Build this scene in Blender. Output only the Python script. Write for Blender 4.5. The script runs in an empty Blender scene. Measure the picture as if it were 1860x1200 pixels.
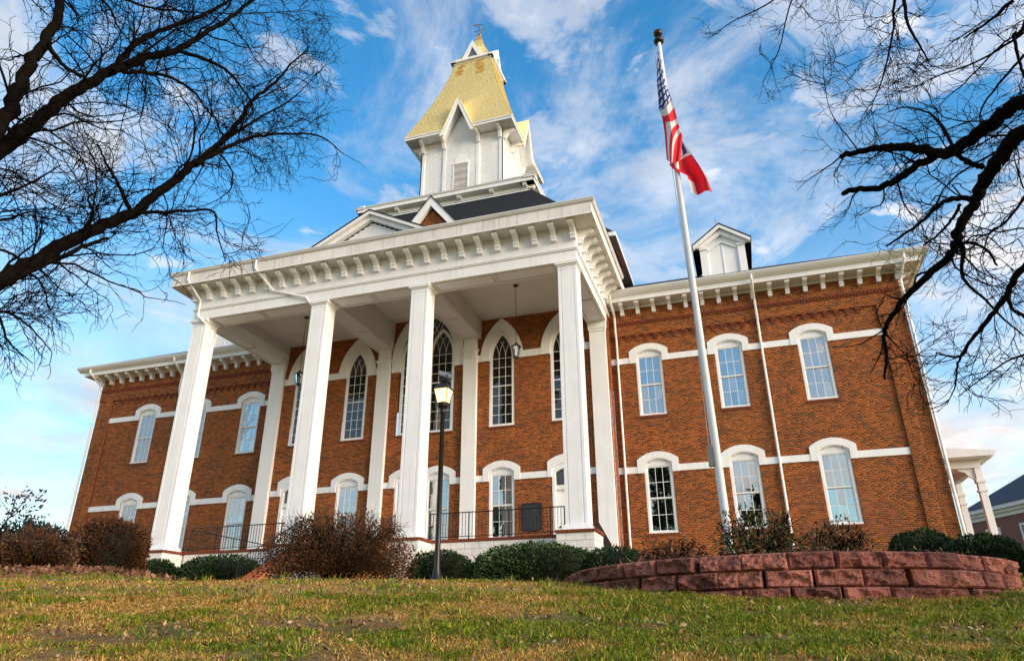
import bpy, math, random
import numpy as np
from mathutils import Vector, Matrix
random.seed(7); RNG = np.random.default_rng(7)
scene = bpy.context.scene
COL = scene.collection
# ------------------------------------------------------------------ camera
CAM = np.array([14.0145, -30.5122, -2.0415])
CR = np.array([0.95127738, 0.30831479, -0.00365173])
CU = np.array([0.12775621, -0.38334605, 0.91472627])
CF = np.array([-0.28062377, 0.87062494, 0.40405756])
FPX = 1277.333
cd = bpy.data.cameras.new('camera'); cam = bpy.data.objects.new('camera', cd); COL.objects.link(cam)
cd.sensor_width = 36; cd.lens = FPX / 1860 * 36; cd.clip_start = 0.05; cd.clip_end = 5000
m = Matrix(((CR[0], CU[0], -CF[0], CAM[0]), (CR[1], CU[1], -CF[1], CAM[1]), (CR[2], CU[2], -CF[2], CAM[2]), (0, 0, 0, 1)))
cam.matrix_world = m
scene.camera = cam
# ------------------------------------------------------------------ world, sun, exposure
SUN_EL, SUN_AZ = math.radians(16), math.radians(-20)       # azimuth measured from +x towards +y
SUN_DIR = Vector((math.cos(SUN_EL) * math.cos(SUN_AZ), math.cos(SUN_EL) * math.sin(SUN_AZ), math.sin(SUN_EL)))
W = bpy.data.worlds.new('World'); scene.world = W; W.use_nodes = True
wn, wl = W.node_tree.nodes, W.node_tree.links; wn.clear()
def N(nodes, t, **kw):
    n = nodes.new(t)
    for k, v in kw.items():
        if k.startswith('i_'): n.inputs[int(k[2:])].default_value = v
        else: setattr(n, k, v)
    return n
def MATH(nodes, links, op, a, b=None, c=None, clamp=False):
    n = nodes.new('ShaderNodeMath'); n.operation = op; n.use_clamp = clamp
    for i, x in enumerate((a, b, c)):
        if x is None: continue
        if isinstance(x, (int, float)): n.inputs[i].default_value = x
        else: links.new(x, n.inputs[i])
    return n.outputs[0]
def RAMP(nodes, links, fac, stops, interp='LINEAR'):
    n = nodes.new('ShaderNodeValToRGB'); n.color_ramp.interpolation = interp
    e = n.color_ramp.elements
    while len(e) < len(stops): e.new(0.5)
    for el, (p, c) in zip(e, stops):
        el.position = p; el.color = (c[0], c[1], c[2], 1) if hasattr(c, '__len__') else (c, c, c, 1)
    links.new(fac, n.inputs[0]); return n.outputs[0]
def MIXC(nodes, links, fac, a, b, mode='MIX'):
    n = nodes.new('ShaderNodeMix'); n.data_type = 'RGBA'; n.blend_type = mode
    for s, x in ((0, fac), (6, a), (7, b)):
        if isinstance(x, (int, float)): n.inputs[s].default_value = x
        elif isinstance(x, (tuple, list)): n.inputs[s].default_value = (x[0], x[1], x[2], 1)
        else: links.new(x, n.inputs[s])
    return n.outputs[2]
SKY_STRENGTH = 0.15
sky = N(wn, 'ShaderNodeTexSky', sky_type='NISHITA', sun_disc=False)
sky.sun_elevation = SUN_EL; sky.sun_rotation = math.radians(90) - SUN_AZ
sky.air_density = 1.0; sky.dust_density = 0.3; sky.ozone_density = 1.0
hs = N(wn, 'ShaderNodeHueSaturation'); hs.inputs['Saturation'].default_value = 1.42; hs.inputs['Value'].default_value = 1.0
wl.new(sky.outputs[0], hs.inputs['Color'])
tc = N(wn, 'ShaderNodeTexCoord'); sp = N(wn, 'ShaderNodeSeparateXYZ'); wl.new(tc.outputs['Generated'], sp.inputs[0])
zc = MATH(wn, wl, 'ADD', MATH(wn, wl, 'MAXIMUM', sp.outputs[2], 0.0), 0.22)
cb = N(wn, 'ShaderNodeCombineXYZ')
wl.new(MATH(wn, wl, 'DIVIDE', sp.outputs[0], zc), cb.inputs[0]); wl.new(MATH(wn, wl, 'DIVIDE', sp.outputs[1], zc), cb.inputs[1])
def cloud(scale, detail, rough, dist, off, stretch=(1, 1, 1), rot=0.0):
    mp = N(wn, 'ShaderNodeMapping'); mp.inputs['Location'].default_value = off; mp.inputs['Scale'].default_value = stretch
    mp.inputs['Rotation'].default_value = (0, 0, rot)
    wl.new(cb.outputs[0], mp.inputs[0])
    n = N(wn, 'ShaderNodeTexNoise'); n.inputs['Scale'].default_value = scale; n.inputs['Detail'].default_value = detail
    n.inputs['Roughness'].default_value = rough; n.inputs['Distortion'].default_value = dist
    wl.new(mp.outputs[0], n.inputs['Vector']); return n.outputs[0]
c1 = cloud(3.0, 10, 0.60, 0.55, (7.3, 2.1, 0))
c2 = cloud(1.7, 10, 0.66, 1.0, (1.9, 4.4, 0), (0.8, 1.15, 1), 0.7)
c3 = cloud(6.5, 9, 0.58, 0.4, (8.2, 2.2, 0))
m1 = RAMP(wn, wl, c1, [(0.485, 0.0), (0.56, 0.55), (0.64, 1.0)], 'EASE')
m2 = RAMP(wn, wl, c2, [(0.45, 0.0), (0.68, 0.75)], 'EASE')
m3 = RAMP(wn, wl, c3, [(0.575, 0.0), (0.72, 0.85)], 'EASE')
bank = MATH(wn, wl, 'MULTIPLY', RAMP(wn, wl, sp.outputs[2], [(0.0, 1.0), (0.22, .8), (0.60, 0.0)], 'EASE'), RAMP(wn, wl, c1, [(.38, .35), (.56, 1.0)]))
mk = MATH(wn, wl, 'MAXIMUM', MATH(wn, wl, 'MAXIMUM', MATH(wn, wl, 'MAXIMUM', m1, m2), m3), bank)
# clouds: cream towards the low sun, blue grey away from it
vd = N(wn, 'ShaderNodeVectorMath', operation='DOT_PRODUCT'); wl.new(tc.outputs['Generated'], vd.inputs[0])
vd.inputs[1].default_value = (SUN_DIR.x, SUN_DIR.y, 0.0)
toward = RAMP(wn, wl, MATH(wn, wl, 'MULTIPLY_ADD', vd.outputs['Value'], 0.5, 0.5), [(0.1, (2.35, 2.5, 2.75)), (0.5, (3.2, 3.15, 3.25)), (0.9, (3.9, 3.4, 3.1))])
shade = RAMP(wn, wl, c3, [(0.35, 0.84), (0.65, 1.1)])
warm = RAMP(wn, wl, sp.outputs[2], [(0.0, (1.1, .92, .78)), (0.38, (1.0, 1.0, 1.0))])
ccol = MIXC(wn, wl, 1.0, MIXC(wn, wl, 1.0, toward, shade, 'MULTIPLY'), warm, 'MULTIPLY')
tint = MIXC(wn, wl, 1.0, hs.outputs[0], (.80, 1.02, 1.0), "MULTIPLY")
skyc = MIXC(wn, wl, MATH(wn, wl, 'MULTIPLY', mk, 0.95), tint, ccol)
bg = N(wn, 'ShaderNodeBackground'); bg.inputs[1].default_value = SKY_STRENGTH; wl.new(skyc, bg.inputs[0])
wo = N(wn, 'ShaderNodeOutputWorld'); wl.new(bg.outputs[0], wo.inputs[0])
sd = bpy.data.lights.new('sun', 'SUN'); sd.energy = 2.3; sd.angle = math.radians(35); sd.color = (1.0, 0.79, 0.60)
so = bpy.data.objects.new('sun', sd); COL.objects.link(so); so.location = (60, -30, 60)
so.rotation_euler = SUN_DIR.to_track_quat('Z', 'Y').to_euler()
vs = scene.view_settings
vs.view_transform = 'Standard'; vs.look = 'None'; vs.gamma = 1; vs.exposure = 1.15
scene.render.resolution_x = 1024; scene.render.resolution_y = 660
# ------------------------------------------------------------------ helpers
def ray(a, b): return CF + CR * (a - 930) / FPX - CU * (b - 600) / FPX
def at_y(a, b, y): v = ray(a, b); return CAM + v * (y - CAM[1]) / v[1]
def at_r(a, b, h): v = ray(a, b); return CAM + v * h / math.hypot(v[0], v[1])
def to_px(p):
    D = np.asarray(p) - CAM; k = D @ CF
    return 930 + FPX * (D @ CR) / k, 600 - FPX * (D @ CU) / k
def hashn(i, j, s):
    h = np.sin(i * 127.1 + j * 311.7 + s * 74.7) * 43758.5453; return h - np.floor(h)
def vnoise(x, y, s=0):
    x = np.asarray(x, float); y = np.asarray(y, float); xi = np.floor(x); yi = np.floor(y); fx = x - xi; fy = y - yi
    fx = fx * fx * (3 - 2 * fx); fy = fy * fy * (3 - 2 * fy)
    a = hashn(xi, yi, s) * (1 - fx) + hashn(xi + 1, yi, s) * fx; b = hashn(xi, yi + 1, s) * (1 - fx) + hashn(xi + 1, yi + 1, s) * fx
    return a * (1 - fy) + b * fy
def fbm(x, y, s=0, o=4):
    t = 0; a = .5
    for k in range(o): t = t + a * vnoise(x * 2 ** k, y * 2 ** k, s + k); a *= .5
    return t / (1 - .5 ** o)
WLOC = {}
def wloc(o): return WLOC.get(o.name, Vector((0, 0, 0)))
def link(o, parent, loc):
    COL.objects.link(o); loc = Vector(loc)
    if parent is not None:
        o.parent = parent; o.location = loc - wloc(parent)
    else: o.location = loc
    WLOC[o.name] = loc; return o
def thing(name, label, cat, loc=(0, 0, 0), group=None, parent=None):
    o = bpy.data.objects.new(name, None); o.empty_display_size = .2
    link(o, parent, loc)
    if label: o['label'] = label
    if cat: o['category'] = cat
    if group: o['group'] = group
    return o
def tag(o, label=None, cat=None, group=None, kind=None):
    for k, v in (('label', label), ('category', cat), ('group', group), ('kind', kind)):
        if v: o[k] = v
    return o
def mk_mesh(name, v, f, mat=None, smooth=False):
    me = bpy.data.meshes.new(name); me.from_pydata([tuple(p) for p in v], [], f)
    if mat: me.materials.append(mat)
    if smooth: me.polygons.foreach_set('use_smooth', [True] * len(me.polygons))
    me.update(); return me
def put(name, me, parent=None, loc=(0, 0, 0), rot=None):
    o = bpy.data.objects.new(name, me); link(o, parent, loc)
    if rot: o.rotation_euler = rot
    return o
def np_mesh(name, V, F, mat, col=None, smooth=False):
    """V (n,3); F (m,k) with k = 3 or 4; col (n,3) point colours"""
    me = bpy.data.meshes.new(name); V = np.ascontiguousarray(V, np.float32); F = np.ascontiguousarray(F, np.int32); k = F.shape[1]
    me.vertices.add(len(V)); me.vertices.foreach_set('co', V.ravel())
    me.loops.add(F.size); me.loops.foreach_set('vertex_index', F.ravel())
    me.polygons.add(len(F)); me.polygons.foreach_set('loop_start', np.arange(0, F.size, k, dtype=np.int32))
    if smooth: me.polygons.foreach_set('use_smooth', np.ones(len(F), bool))
    if col is not None:
        a = me.attributes.new('Col', 'FLOAT_COLOR', 'POINT')
        a.data.foreach_set('color', np.concatenate([col, np.ones((len(col), 1))], 1).astype(np.float32).ravel())
    me.materials.append(mat); me.update(calc_edges=True); return me
class MB:
    def __init__(s): s.v = []; s.f = []
    def add(s, v, f):
        n = len(s.v); s.v += [tuple(p) for p in v]; s.f += [tuple(i + n for i in q) for q in f]; return s
    def box(s, x0, x1, y0, y1, z0, z1):
        return s.add([(x0, y0, z0), (x1, y0, z0), (x1, y1, z0), (x0, y1, z0), (x0, y0, z1), (x1, y0, z1), (x1, y1, z1), (x0, y1, z1)],
                     [(0, 3, 2, 1), (4, 5, 6, 7), (0, 1, 5, 4), (1, 2, 6, 5), (2, 3, 7, 6), (3, 0, 4, 7)])
    def extrude(s, poly, a, b, axis='y'):
        """poly: (p,q) points; axis y -> (x,z); axis x -> (y,z); axis z -> (x,y)"""
        def P(p, t): return {'y': (p[0], t, p[1]), 'x': (t, p[0], p[1]), 'z': (p[0], p[1], t)}[axis]
        n = len(poly); v = [P(p, a) for p in poly] + [P(p, b) for p in poly]
        return s.add(v, [tuple(range(n)), tuple(range(2 * n - 1, n - 1, -1))] + [(i, i + n, (i + 1) % n + n, (i + 1) % n) for i in range(n)])
    def ring(s, outer, inner, a, b):
        """strip between two open (x,z) polylines of equal length, extruded in y from a (front) to b"""
        n = len(outer); v = []
        for y in (a, b):
            v += [(p[0], y, p[1]) for p in outer] + [(p[0], y, p[1]) for p in inner]
        f = []
        for i in range(n - 1):
            f += [(i, i + 1, n + i + 1, n + i), (2 * n + i, 3 * n + i, 3 * n + i + 1, 2 * n + i + 1), (i, 2 * n + i, 2 * n + i + 1, i + 1), (n + i, n + i + 1, 3 * n + i + 1, 3 * n + i)]
        f += [(0, n, 3 * n, 2 * n), (n - 1, 3 * n - 1, 4 * n - 1, 2 * n - 1)]
        return s.add(v, f)
    def tube(s, pts, rad, k=8, cap=True):
        pts = [Vector(p) for p in pts]; n = len(pts)
        if not hasattr(rad, '__len__'): rad = [rad] * n
        base = len(s.v); up = Vector((0.31, 0.2, 0.93))
        for i, p in enumerate(pts):
            d = (pts[min(i + 1, n - 1)] - pts[max(i - 1, 0)]).normalized()
            if abs(d.dot(up)) > .95: up = Vector((1, 0, .1)).normalized()
            a = d.cross(up).normalized(); b = d.cross(a)
            for j in range(k):
                t = 2 * math.pi * j / k; q = p + (a * math.cos(t) + b * math.sin(t)) * rad[i]; s.v.append((q.x, q.y, q.z))
        for i in range(n - 1):
            for j in range(k):
                a0 = base + i * k + j; a1 = base + i * k + (j + 1) % k; s.f.append((a0, a1, a1 + k, a0 + k))
        if cap: s.f.append(tuple(base + j for j in range(k))[::-1]); s.f.append(tuple(base + (n - 1) * k + j for j in range(k)))
        return s
    def lathe(s, prof, c=(0, 0), k=12):
        base = len(s.v); n = len(prof)
        for r, z in prof:
            for j in range(k):
                t = 2 * math.pi * (j + .5) / k; s.v.append((c[0] + r * math.cos(t), c[1] + r * math.sin(t), z))
        for i in range(n - 1):
            for j in range(k):
                a0 = base + i * k + j; a1 = base + i * k + (j + 1) % k; s.f.append((a0, a1, a1 + k, a0 + k))
        s.f.append(tuple(base + j for j in range(k))[::-1]); s.f.append(tuple(base + (n - 1) * k + j for j in range(k))); return s
    def mesh(s, name, mat, smooth=False): return mk_mesh(name, s.v, s.f, mat, smooth)
    def build(s, name, mat, parent=None, loc=(0, 0, 0), smooth=False, world=True):
        me = s.mesh(name, mat, smooth)
        o = bpy.data.objects.new(name, me); COL.objects.link(o)
        if parent is not None:
            o.parent = parent
            if world: o.location = Vector(loc) - wloc(parent); WLOC[o.name] = Vector(loc)
            else: o.location = loc; WLOC[o.name] = Vector(loc) + wloc(parent)
        else: o.location = loc; WLOC[o.name] = Vector(loc)
        return o
# ------------------------------------------------------------------ materials
def mat(name, base, rough=.7, noise=None, bump=0.0, bscale=40, metal=0, spec=.4, attr=False, streak=0.0, ssc=(9, 9, .35)):
    M = bpy.data.materials.new(name); M.use_nodes = True; n, l = M.node_tree.nodes, M.node_tree.links; b = n['Principled BSDF']
    b.inputs['Roughness'].default_value = rough; b.inputs['Metallic'].default_value = metal; b.inputs['Specular IOR Level'].default_value = spec
    tcn = n.new('ShaderNodeTexCoord')
    geo = n.new('ShaderNodeNewGeometry')
    c = None
    if attr: a = n.new('ShaderNodeAttribute'); a.attribute_name = 'Col'; c = a.outputs[0]
    else:
        rgb = n.new('ShaderNodeRGB'); rgb.outputs[0].default_value = (*base, 1); c = rgb.outputs[0]
    if noise:
        sc, amt = noise
        t = n.new('ShaderNodeTexNoise'); t.inputs['Scale'].default_value = sc; t.inputs['Detail'].default_value = 6; l.new(geo.outputs['Position'], t.inputs['Vector'])
        c = MIXC(n, l, 1.0, c, RAMP(n, l, t.outputs[0], [(.3, 1 - amt), (.7, 1 + amt * .6)]), 'MULTIPLY')
    if streak:
        mp = n.new('ShaderNodeMapping'); mp.inputs['Scale'].default_value = ssc; l.new(geo.outputs['Position'], mp.inputs[0])
        t = n.new('ShaderNodeTexNoise'); t.inputs['Scale'].default_value = 1.0; t.inputs['Detail'].default_value = 7; t.inputs['Roughness'].default_value = .65; l.new(mp.outputs[0], t.inputs['Vector'])
        c = MIXC(n, l, RAMP(n, l, t.outputs[0], [(.52, 0.0), (.8, streak)]), c, MIXC(n, l, 1.0, c, (.30, .25, .21), 'MULTIPLY'))
    l.new(c, b.inputs['Base Color'])
    if bump:
        t = n.new('ShaderNodeTexNoise'); t.inputs['Scale'].default_value = bscale; t.inputs['Detail'].default_value = 5; l.new(geo.outputs['Position'], t.inputs['Vector'])
        bp = n.new('ShaderNodeBump'); bp.inputs['Strength'].default_value = bump; bp.inputs['Distance'].default_value = .02; l.new(t.outputs[0], bp.inputs['Height']); l.new(bp.outputs[0], b.inputs['Normal'])
    return M
WHITE = mat('white_paint', (.82, .83, .83), .55, (1.3, .05), .08, 60, streak=.22)
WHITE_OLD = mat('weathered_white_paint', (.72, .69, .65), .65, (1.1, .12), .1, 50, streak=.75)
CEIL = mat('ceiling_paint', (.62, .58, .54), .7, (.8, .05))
GUTTER = mat('aluminium_gutter', (.62, .62, .61), .4, (2, .08))
MORTAR = mat('mortar', (.43, .20, .068), .9, (3, .25), .3, 90)
BRICK = mat('fired_brick', (.3, .1, .04), .85, (.9, .22), .35, 120, attr=True, streak=.3, ssc=(1.6, 1.6, .22))
BRICKFAR = mat('brick_cap', (.19, .042, .016), .85, (9, .35), .3, 60)
GOLD = mat('gold_shingle', (.7, .5, .15), .5, (2, .02), .05, 40, attr=True)
SLATE = mat('dark_shingle', (.016, .019, .026), .8, (18, .4), .4, 50)
IRON = mat('black_iron', (.012, .012, .013), .45)
STONE = mat('white_painted_stone', (.74, .72, .68), .8, (4, .14), .35, 30)
CONC = mat('concrete', (.45, .42, .38), .85, (3, .15), .2, 40)
POLE = mat('flagpole_aluminium', (.78, .78, .77), .45, (3, .05))
BLOCK = mat('red_split_block', (.30, .105, .078), .95, (6, .4), 1.0, 60, streak=.5, ssc=(5, 5, 1.2))
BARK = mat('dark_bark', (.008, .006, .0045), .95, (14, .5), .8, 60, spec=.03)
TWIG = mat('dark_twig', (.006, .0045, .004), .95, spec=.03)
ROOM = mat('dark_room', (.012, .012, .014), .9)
BLIND = mat('window_blind', (.60, .61, .56), .8, (5, .06))
GRASSM = mat('grass_blade', (.1, .2, .02), .7, attr=True, spec=.2)
LEAFM = mat('shrub_leaf', (.05, .1, .02), .6, attr=True, spec=.25)
SOIL = mat('soil_and_thatch', (.15, .10, .05), .95, (5, .4), .5, 25)
MULCH = mat('leaf_mulch', (.13, .06, .035), .95, attr=True)
PLAQUE = mat('dark_bronze_plaque', (.045, .045, .05), .35, (12, .2), metal=.5)
BLACK = mat('lamp_housing', (.015, .014, .013), .4)
def single_brick_mat():
    M = bpy.data.materials.new('fired_brick_each'); M.use_nodes = True; n, l = M.node_tree.nodes, M.node_tree.links; b = n['Principled BSDF']
    oi = n.new('ShaderNodeObjectInfo'); c = RAMP(n, l, oi.outputs['Random'], [(0, (.05, .015, .009)), (.22, (.13, .03, .01)), (.5, (.21, .045, .011)), (.8, (.28, .06, .013)), (1, (.34, .085, .017))])
    g = n.new('ShaderNodeNewGeometry'); t = n.new('ShaderNodeTexNoise'); t.inputs['Scale'].default_value = 14; l.new(g.outputs['Position'], t.inputs['Vector'])
    l.new(MIXC(n, l, 1.0, c, RAMP(n, l, t.outputs[0], [(.3, .75), (.7, 1.2)]), 'MULTIPLY'), b.inputs['Base Color']); b.inputs['Roughness'].default_value = .85
    return M
BRICK1 = single_brick_mat()
def glass_mat(name, refl, tint, rough=.01):
    M = bpy.data.materials.new(name); M.use_nodes = True; n, l = M.node_tree.nodes, M.node_tree.links; n.clear()
    o = n.new('ShaderNodeOutputMaterial'); mx = n.new('ShaderNodeMixShader'); tr = n.new('ShaderNodeBsdfTransparent'); gl = n.new('ShaderNodeBsdfGlossy')
    tr.inputs[0].default_value = (*tint, 1); gl.inputs['Roughness'].default_value = rough; gl.inputs[0].default_value = (.92, .97, 1.0, 1)
    g = n.new('ShaderNodeNewGeometry'); t = n.new('ShaderNodeTexNoise'); t.inputs['Scale'].default_value = 2.2; t.inputs['Detail'].default_value = 1; l.new(g.outputs['Position'], t.inputs['Vector'])
    bp = n.new('ShaderNodeBump'); bp.inputs['Strength'].default_value = .05; bp.inputs['Distance'].default_value = .05; l.new(t.outputs[0], bp.inputs['Height']); l.new(bp.outputs[0], gl.inputs['Normal'])
    fr = n.new('ShaderNodeFresnel'); fr.inputs[0].default_value = 1.5
    l.new(MATH(n, l, 'MULTIPLY_ADD', fr.outputs[0], .8, refl, True), mx.inputs[0]); l.new(tr.outputs[0], mx.inputs[1]); l.new(gl.outputs[0], mx.inputs[2]); l.new(mx.outputs[0], o.inputs[0]); return M
GLASS = glass_mat('window_glass', .32, (.75, .8, .8)); GLASSG = glass_mat('old_dark_glass', .05, (.25, .27, .28), .015)
def emit_mat(name, c, s):
    M = bpy.data.materials.new(name); M.use_nodes = True; b = M.node_tree.nodes['Principled BSDF']
    b.inputs['Base Color'].default_value = (*c, 1); b.inputs['Emission Color'].default_value = (*c, 1); b.inputs['Emission Strength'].default_value = s; return M
LIT = emit_mat('lit_lamp_glass', (1.0, .52, .15), 2.4)
# ------------------------------------------------------------------ ground
TX, TY = -0.3068, 0.9518
_t = np.linspace(-60, 90, 3001)
_s = np.interp(_t, [-60, -25, -8, 0, 6.6, 9.6, 16, 26, 40, 90], [0, 0, .09, .196, .196, .055, .052, .048, .02, 0])
_z = np.concatenate([[0], np.cumsum((_s[1:] + _s[:-1]) / 2 * np.diff(_t))]); _z += -3.0 - np.interp(0, _t, _z)
def gz(x, y):
    t = (np.asarray(x) - CAM[0]) * TX + (np.asarray(y) - CAM[1]) * TY
    s = (np.asarray(x) - CAM[0]) * TY - (np.asarray(y) - CAM[1]) * TX; sm = lambda q: np.clip(q, 0, 1) ** 2 * (3 - 2 * np.clip(q, 0, 1))
    return np.interp(t, _t, _z) + .26 * sm((-.40 * t - s) / 2.2) * sm((t - 10.2) / 2.6) * (1 - sm((t - 24) / 6)) - .03 * sm(1 - np.abs(np.hypot(np.asarray(x) - 14.23, np.asarray(y) + 20.73) - 2.7) / .9) + .05 * (fbm(np.asarray(x) * .7 + 40, np.asarray(y) * .7 + 90, 3, 3) - .5)
def G(x, y): return float(gz(x, y))
xs = np.unique(np.concatenate([np.linspace(-900, -45, 12), np.linspace(-45, -5, 41), np.linspace(-5, 28, 111), np.linspace(28, 60, 20), np.linspace(60, 900, 12)]))
ys = np.unique(np.concatenate([np.linspace(-900, -70, 12), np.linspace(-70, -31, 30), np.linspace(-31, -8, 93), np.linspace(-8, 40, 40), np.linspace(40, 1200, 14)]))
XX, YY = np.meshgrid(xs, ys); nx, ny = len(xs), len(ys)
gv = np.stack([XX.ravel(), YY.ravel(), gz(XX.ravel(), YY.ravel())], 1); ii = np.arange(nx * ny).reshape(ny, nx)
gf = np.stack([ii[:-1, :-1].ravel(), ii[:-1, 1:].ravel(), ii[1:, 1:].ravel(), ii[1:, :-1].ravel()], 1)
def lawn_tone(x, y):
    """0 = tan dormant thatch, 1 = green; plus bare darkness"""
    g = fbm(x * .9 + 11, y * 1.3 + 5, 21, 4) * .45 + fbm(x * 3.1, y * 4.4, 33, 3) * .55
    bare = fbm(x * 1.5 + 3, y * 2.6 + 70, 47, 4)
    t = (x - CAM[0]) * TX + (y - CAM[1]) * TY; s = (x - CAM[0]) * TY - (y - CAM[1]) * TX
    g = g + .07 * np.clip(s / 3, -1, 1) - .06 * np.clip((t - 6.6) / 1.5, 0, 1) + .03
    bare = bare + .10 * np.clip((5.6 - t) / 1.6, -1, 1)
    return np.clip((g - .42) / .16, 0, 1), np.clip((bare - .60) / .10, 0, 1)
gg, gb = lawn_tone(gv[:, 0], gv[:, 1])
gcol = np.array([.34, .20, .045]) * (1 - gg[:, None]) + np.array([.13, .14, .012]) * gg[:, None]
gcol = gcol * (1 - .6 * gb[:, None]) + np.array([.07, .034, .015]) * .6 * gb[:, None]
GROUNDM = mat('lawn_thatch', (.2, .15, .05), .95, (30, .5), .8, 45, attr=True)
tag(put('ground', np_mesh('ground', gv, gf, GROUNDM, gcol, True)), kind='structure')
# ------------------------------------------------------------------ the building
HALL = thing('college_hall', 'large red brick hall with white columned portico and gold shingled tower', 'building', (0, 0, -.6))
CH, JT, SL = .0677, .013, .203
PAL = np.array([[.06, .017, .010], [.16, .036, .011], [.25, .050, .012], [.33, .066, .013], [.38, .084, .015], [.43, .108, .02]])
def course_rects(u0, u1, z0, z1, opens, seed=0):
    out = []; back = []; k = 0; z = z0; rnd = random.Random(seed)
    while z < z1 - .01:
        zt = min(z + CH, z1); zm = (z + zt) / 2
        iv = [(u0, u1)]
        for op in opens:
            r = op(zm)
            if r is None: continue
            a, b = r; nv = []
            for p, q in iv:
                if b <= p or a >= q: nv.append((p, q)); continue
                if a > p: nv.append((p, a))
                if b < q: nv.append((b, q))
            iv = nv
        hdr = k % 7 == 6; L = (SL - JT) / 2 if hdr else SL; step = L + JT
        ph = (step / 2 if k % 2 else 0) + (.05 if hdr else 0)
        for p, q in iv:
            back.append((p, q, z, zt))
            i = math.floor((p - ph) / step)
            while True:
                a = max(ph + i * step, p); b = min(ph + i * step + L, q); i += 1
                if a >= q: break
                if b - a > .03: out.append((a, b, z + JT / 2, zt - JT / 2))
        z = zt; k += 1
    return np.array(out), back
def brick_wall(name, plane, c, u0, u1, z0, z1, opens=(), sgn=-1, pick=None, seed=0, label=None):
    """plane 'y': wall at y=c whose bricks stand proud towards sgn*y ; plane 'x': wall at x=c"""
    R, back = course_rects(u0, u1, z0, z1, opens, seed)
    def P(u, d, z): return np.stack([u, np.full_like(u, c) + d, z], -1) if plane == 'y' else np.stack([np.full_like(u, c) + d, u, z], -1)
    rec = MB()
    for a, b, za, zb in back:
        q = [(a, za), (b, za), (b, zb), (a, zb)]
        rec.add([((u, c, z) if plane == 'y' else (c, u, z)) for u, z in q], [(0, 1, 2, 3)])
    w = rec.build(name, MORTAR, HALL)
    if label: w['label'] = label
    n = len(R); pr = .004 + .004 * RNG.random(n)
    single = np.zeros(n, bool)
    if pick is not None:
        cand = np.where(pick(R) & (R[:, 1] - R[:, 0] > SL - .004))[0]
        ctr = P((R[cand, 0] + R[cand, 1]) / 2, np.zeros(len(cand)), (R[cand, 2] + R[cand, 3]) / 2)
        dd = np.linalg.norm(ctr - CAM, axis=1); single[cand[np.argsort(dd)[:300]]] = True
        bm = MB(); e = .004; hx, hz = SL / 2, (CH - JT) / 2
        bm.add([(-hx, 0, -hz), (hx, 0, -hz), (hx, 0, hz), (-hx, 0, hz), (-hx + e, -.007, -hz + e), (hx - e, -.007, -hz + e), (hx - e, -.007, hz - e), (-hx + e, -.007, hz - e)],
               [(4, 5, 6, 7), (0, 1, 5, 4), (1, 2, 6, 5), (2, 3, 7, 6), (3, 0, 4, 7)])
        bme = bm.mesh('brick', BRICK1)
        for i in np.where(single)[0]:
            put('brick', bme, w, ((R[i, 0] + R[i, 1]) / 2, c, (R[i, 2] + R[i, 3]) / 2))
    Rr = R[~single]; pr = pr[~single] * sgn; n = len(Rr); e = .004; z0_ = np.zeros(n)
    a, b, za, zb = Rr.T
    V = np.stack([P(a, z0_, za), P(b, z0_, za), P(b, z0_, zb), P(a, z0_, zb), P(a + e, pr, za + e), P(b - e, pr, za + e), P(b - e, pr, zb - e), P(a + e, pr, zb - e)], 1).reshape(-1, 3)
    q = np.array([[4, 5, 6, 7], [0, 1, 5, 4], [1, 2, 6, 5], [2, 3, 7, 6], [3, 0, 4, 7]])
    F = (q[None] + (np.arange(n) * 8)[:, None, None]).reshape(-1, 4)
    um, zm = (a + b) / 2, (za + zb) / 2
    t = RNG.random(n) * .78 + .34 * (fbm(um * .9 + c, zm * .9, 60 + seed, 3) - .2)
    dk = RNG.random(n) < .13
    ci = np.clip(t, 0.02, .999) * 5; ci[dk] *= .2; i0 = np.floor(ci).astype(int); fr = (ci - i0)[:, None]
    cc = PAL[i0] * (1 - fr) + PAL[np.minimum(i0 + 1, 5)] * fr
    cc = cc * (.74 + .26 * RNG.random((n, 1))) * [1.0, 1.14, .95]
    o = put('brickwork', np_mesh('brickwork', V, F, BRICK, np.repeat(cc, 8, 0)), w); o['kind'] = 'stuff'
    return w
# openings
A = (10.758, 14.277, 17.748); ZL, ZU = 2.04, 7.11
def op_win(x, zb): return lambda z: (x - .6, x + .6) if zb - .0 < z < zb + 2.98 else ((x - .34, x + .34) if zb + 2.98 <= z < zb + 3.12 else None)
def arc_pt(half, spring, apex, n=10):
    """right side of a pointed arch from spring to apex, (x,z)"""
    h = apex - spring; c = (h * h - half * half) / (2 * half); r = half + c
    t1 = math.asin(h / r)
    return [(-c + r * math.cos(t1 * i / n), spring + r * math.sin(t1 * i / n)) for i in range(n + 1)]
def op_goth(x, half, zb, spring, apex):
    h = apex - spring; c = (h * h - half * half) / (2 * half); r = half + c
    def f(z):
        if z < zb or z > apex: return None
        w = half if z < spring else max(0.0, math.sqrt(max(0, r * r - (z - spring) ** 2)) - c)
        return (x - w, x + w) if w > .02 else None
    return f
GX, GZB, GSP, GAP = 3.9, 7.05, 10.42, 11.80
DOORX = 6.92
wing_ops = [op_win(x, z) for x in A for z in (ZL, ZU)]
brick_wall('wall', 'y', 0, 9.05, 20.5, -.8, 11.03, wing_ops, pick=lambda R: (R[:, 0] > 15.9) & (R[:, 1] < 20.3) & (R[:, 2] > 1.45) & (R[:, 3] < 4.2), seed=1, label='right wing front wall')
brick_wall('wall', 'y', 0, -20.5, -9.05, -.8, 11.03, [op_win(-x, z) for x in A for z in (ZL, ZU)], seed=2, label='left wing front wall')
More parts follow.
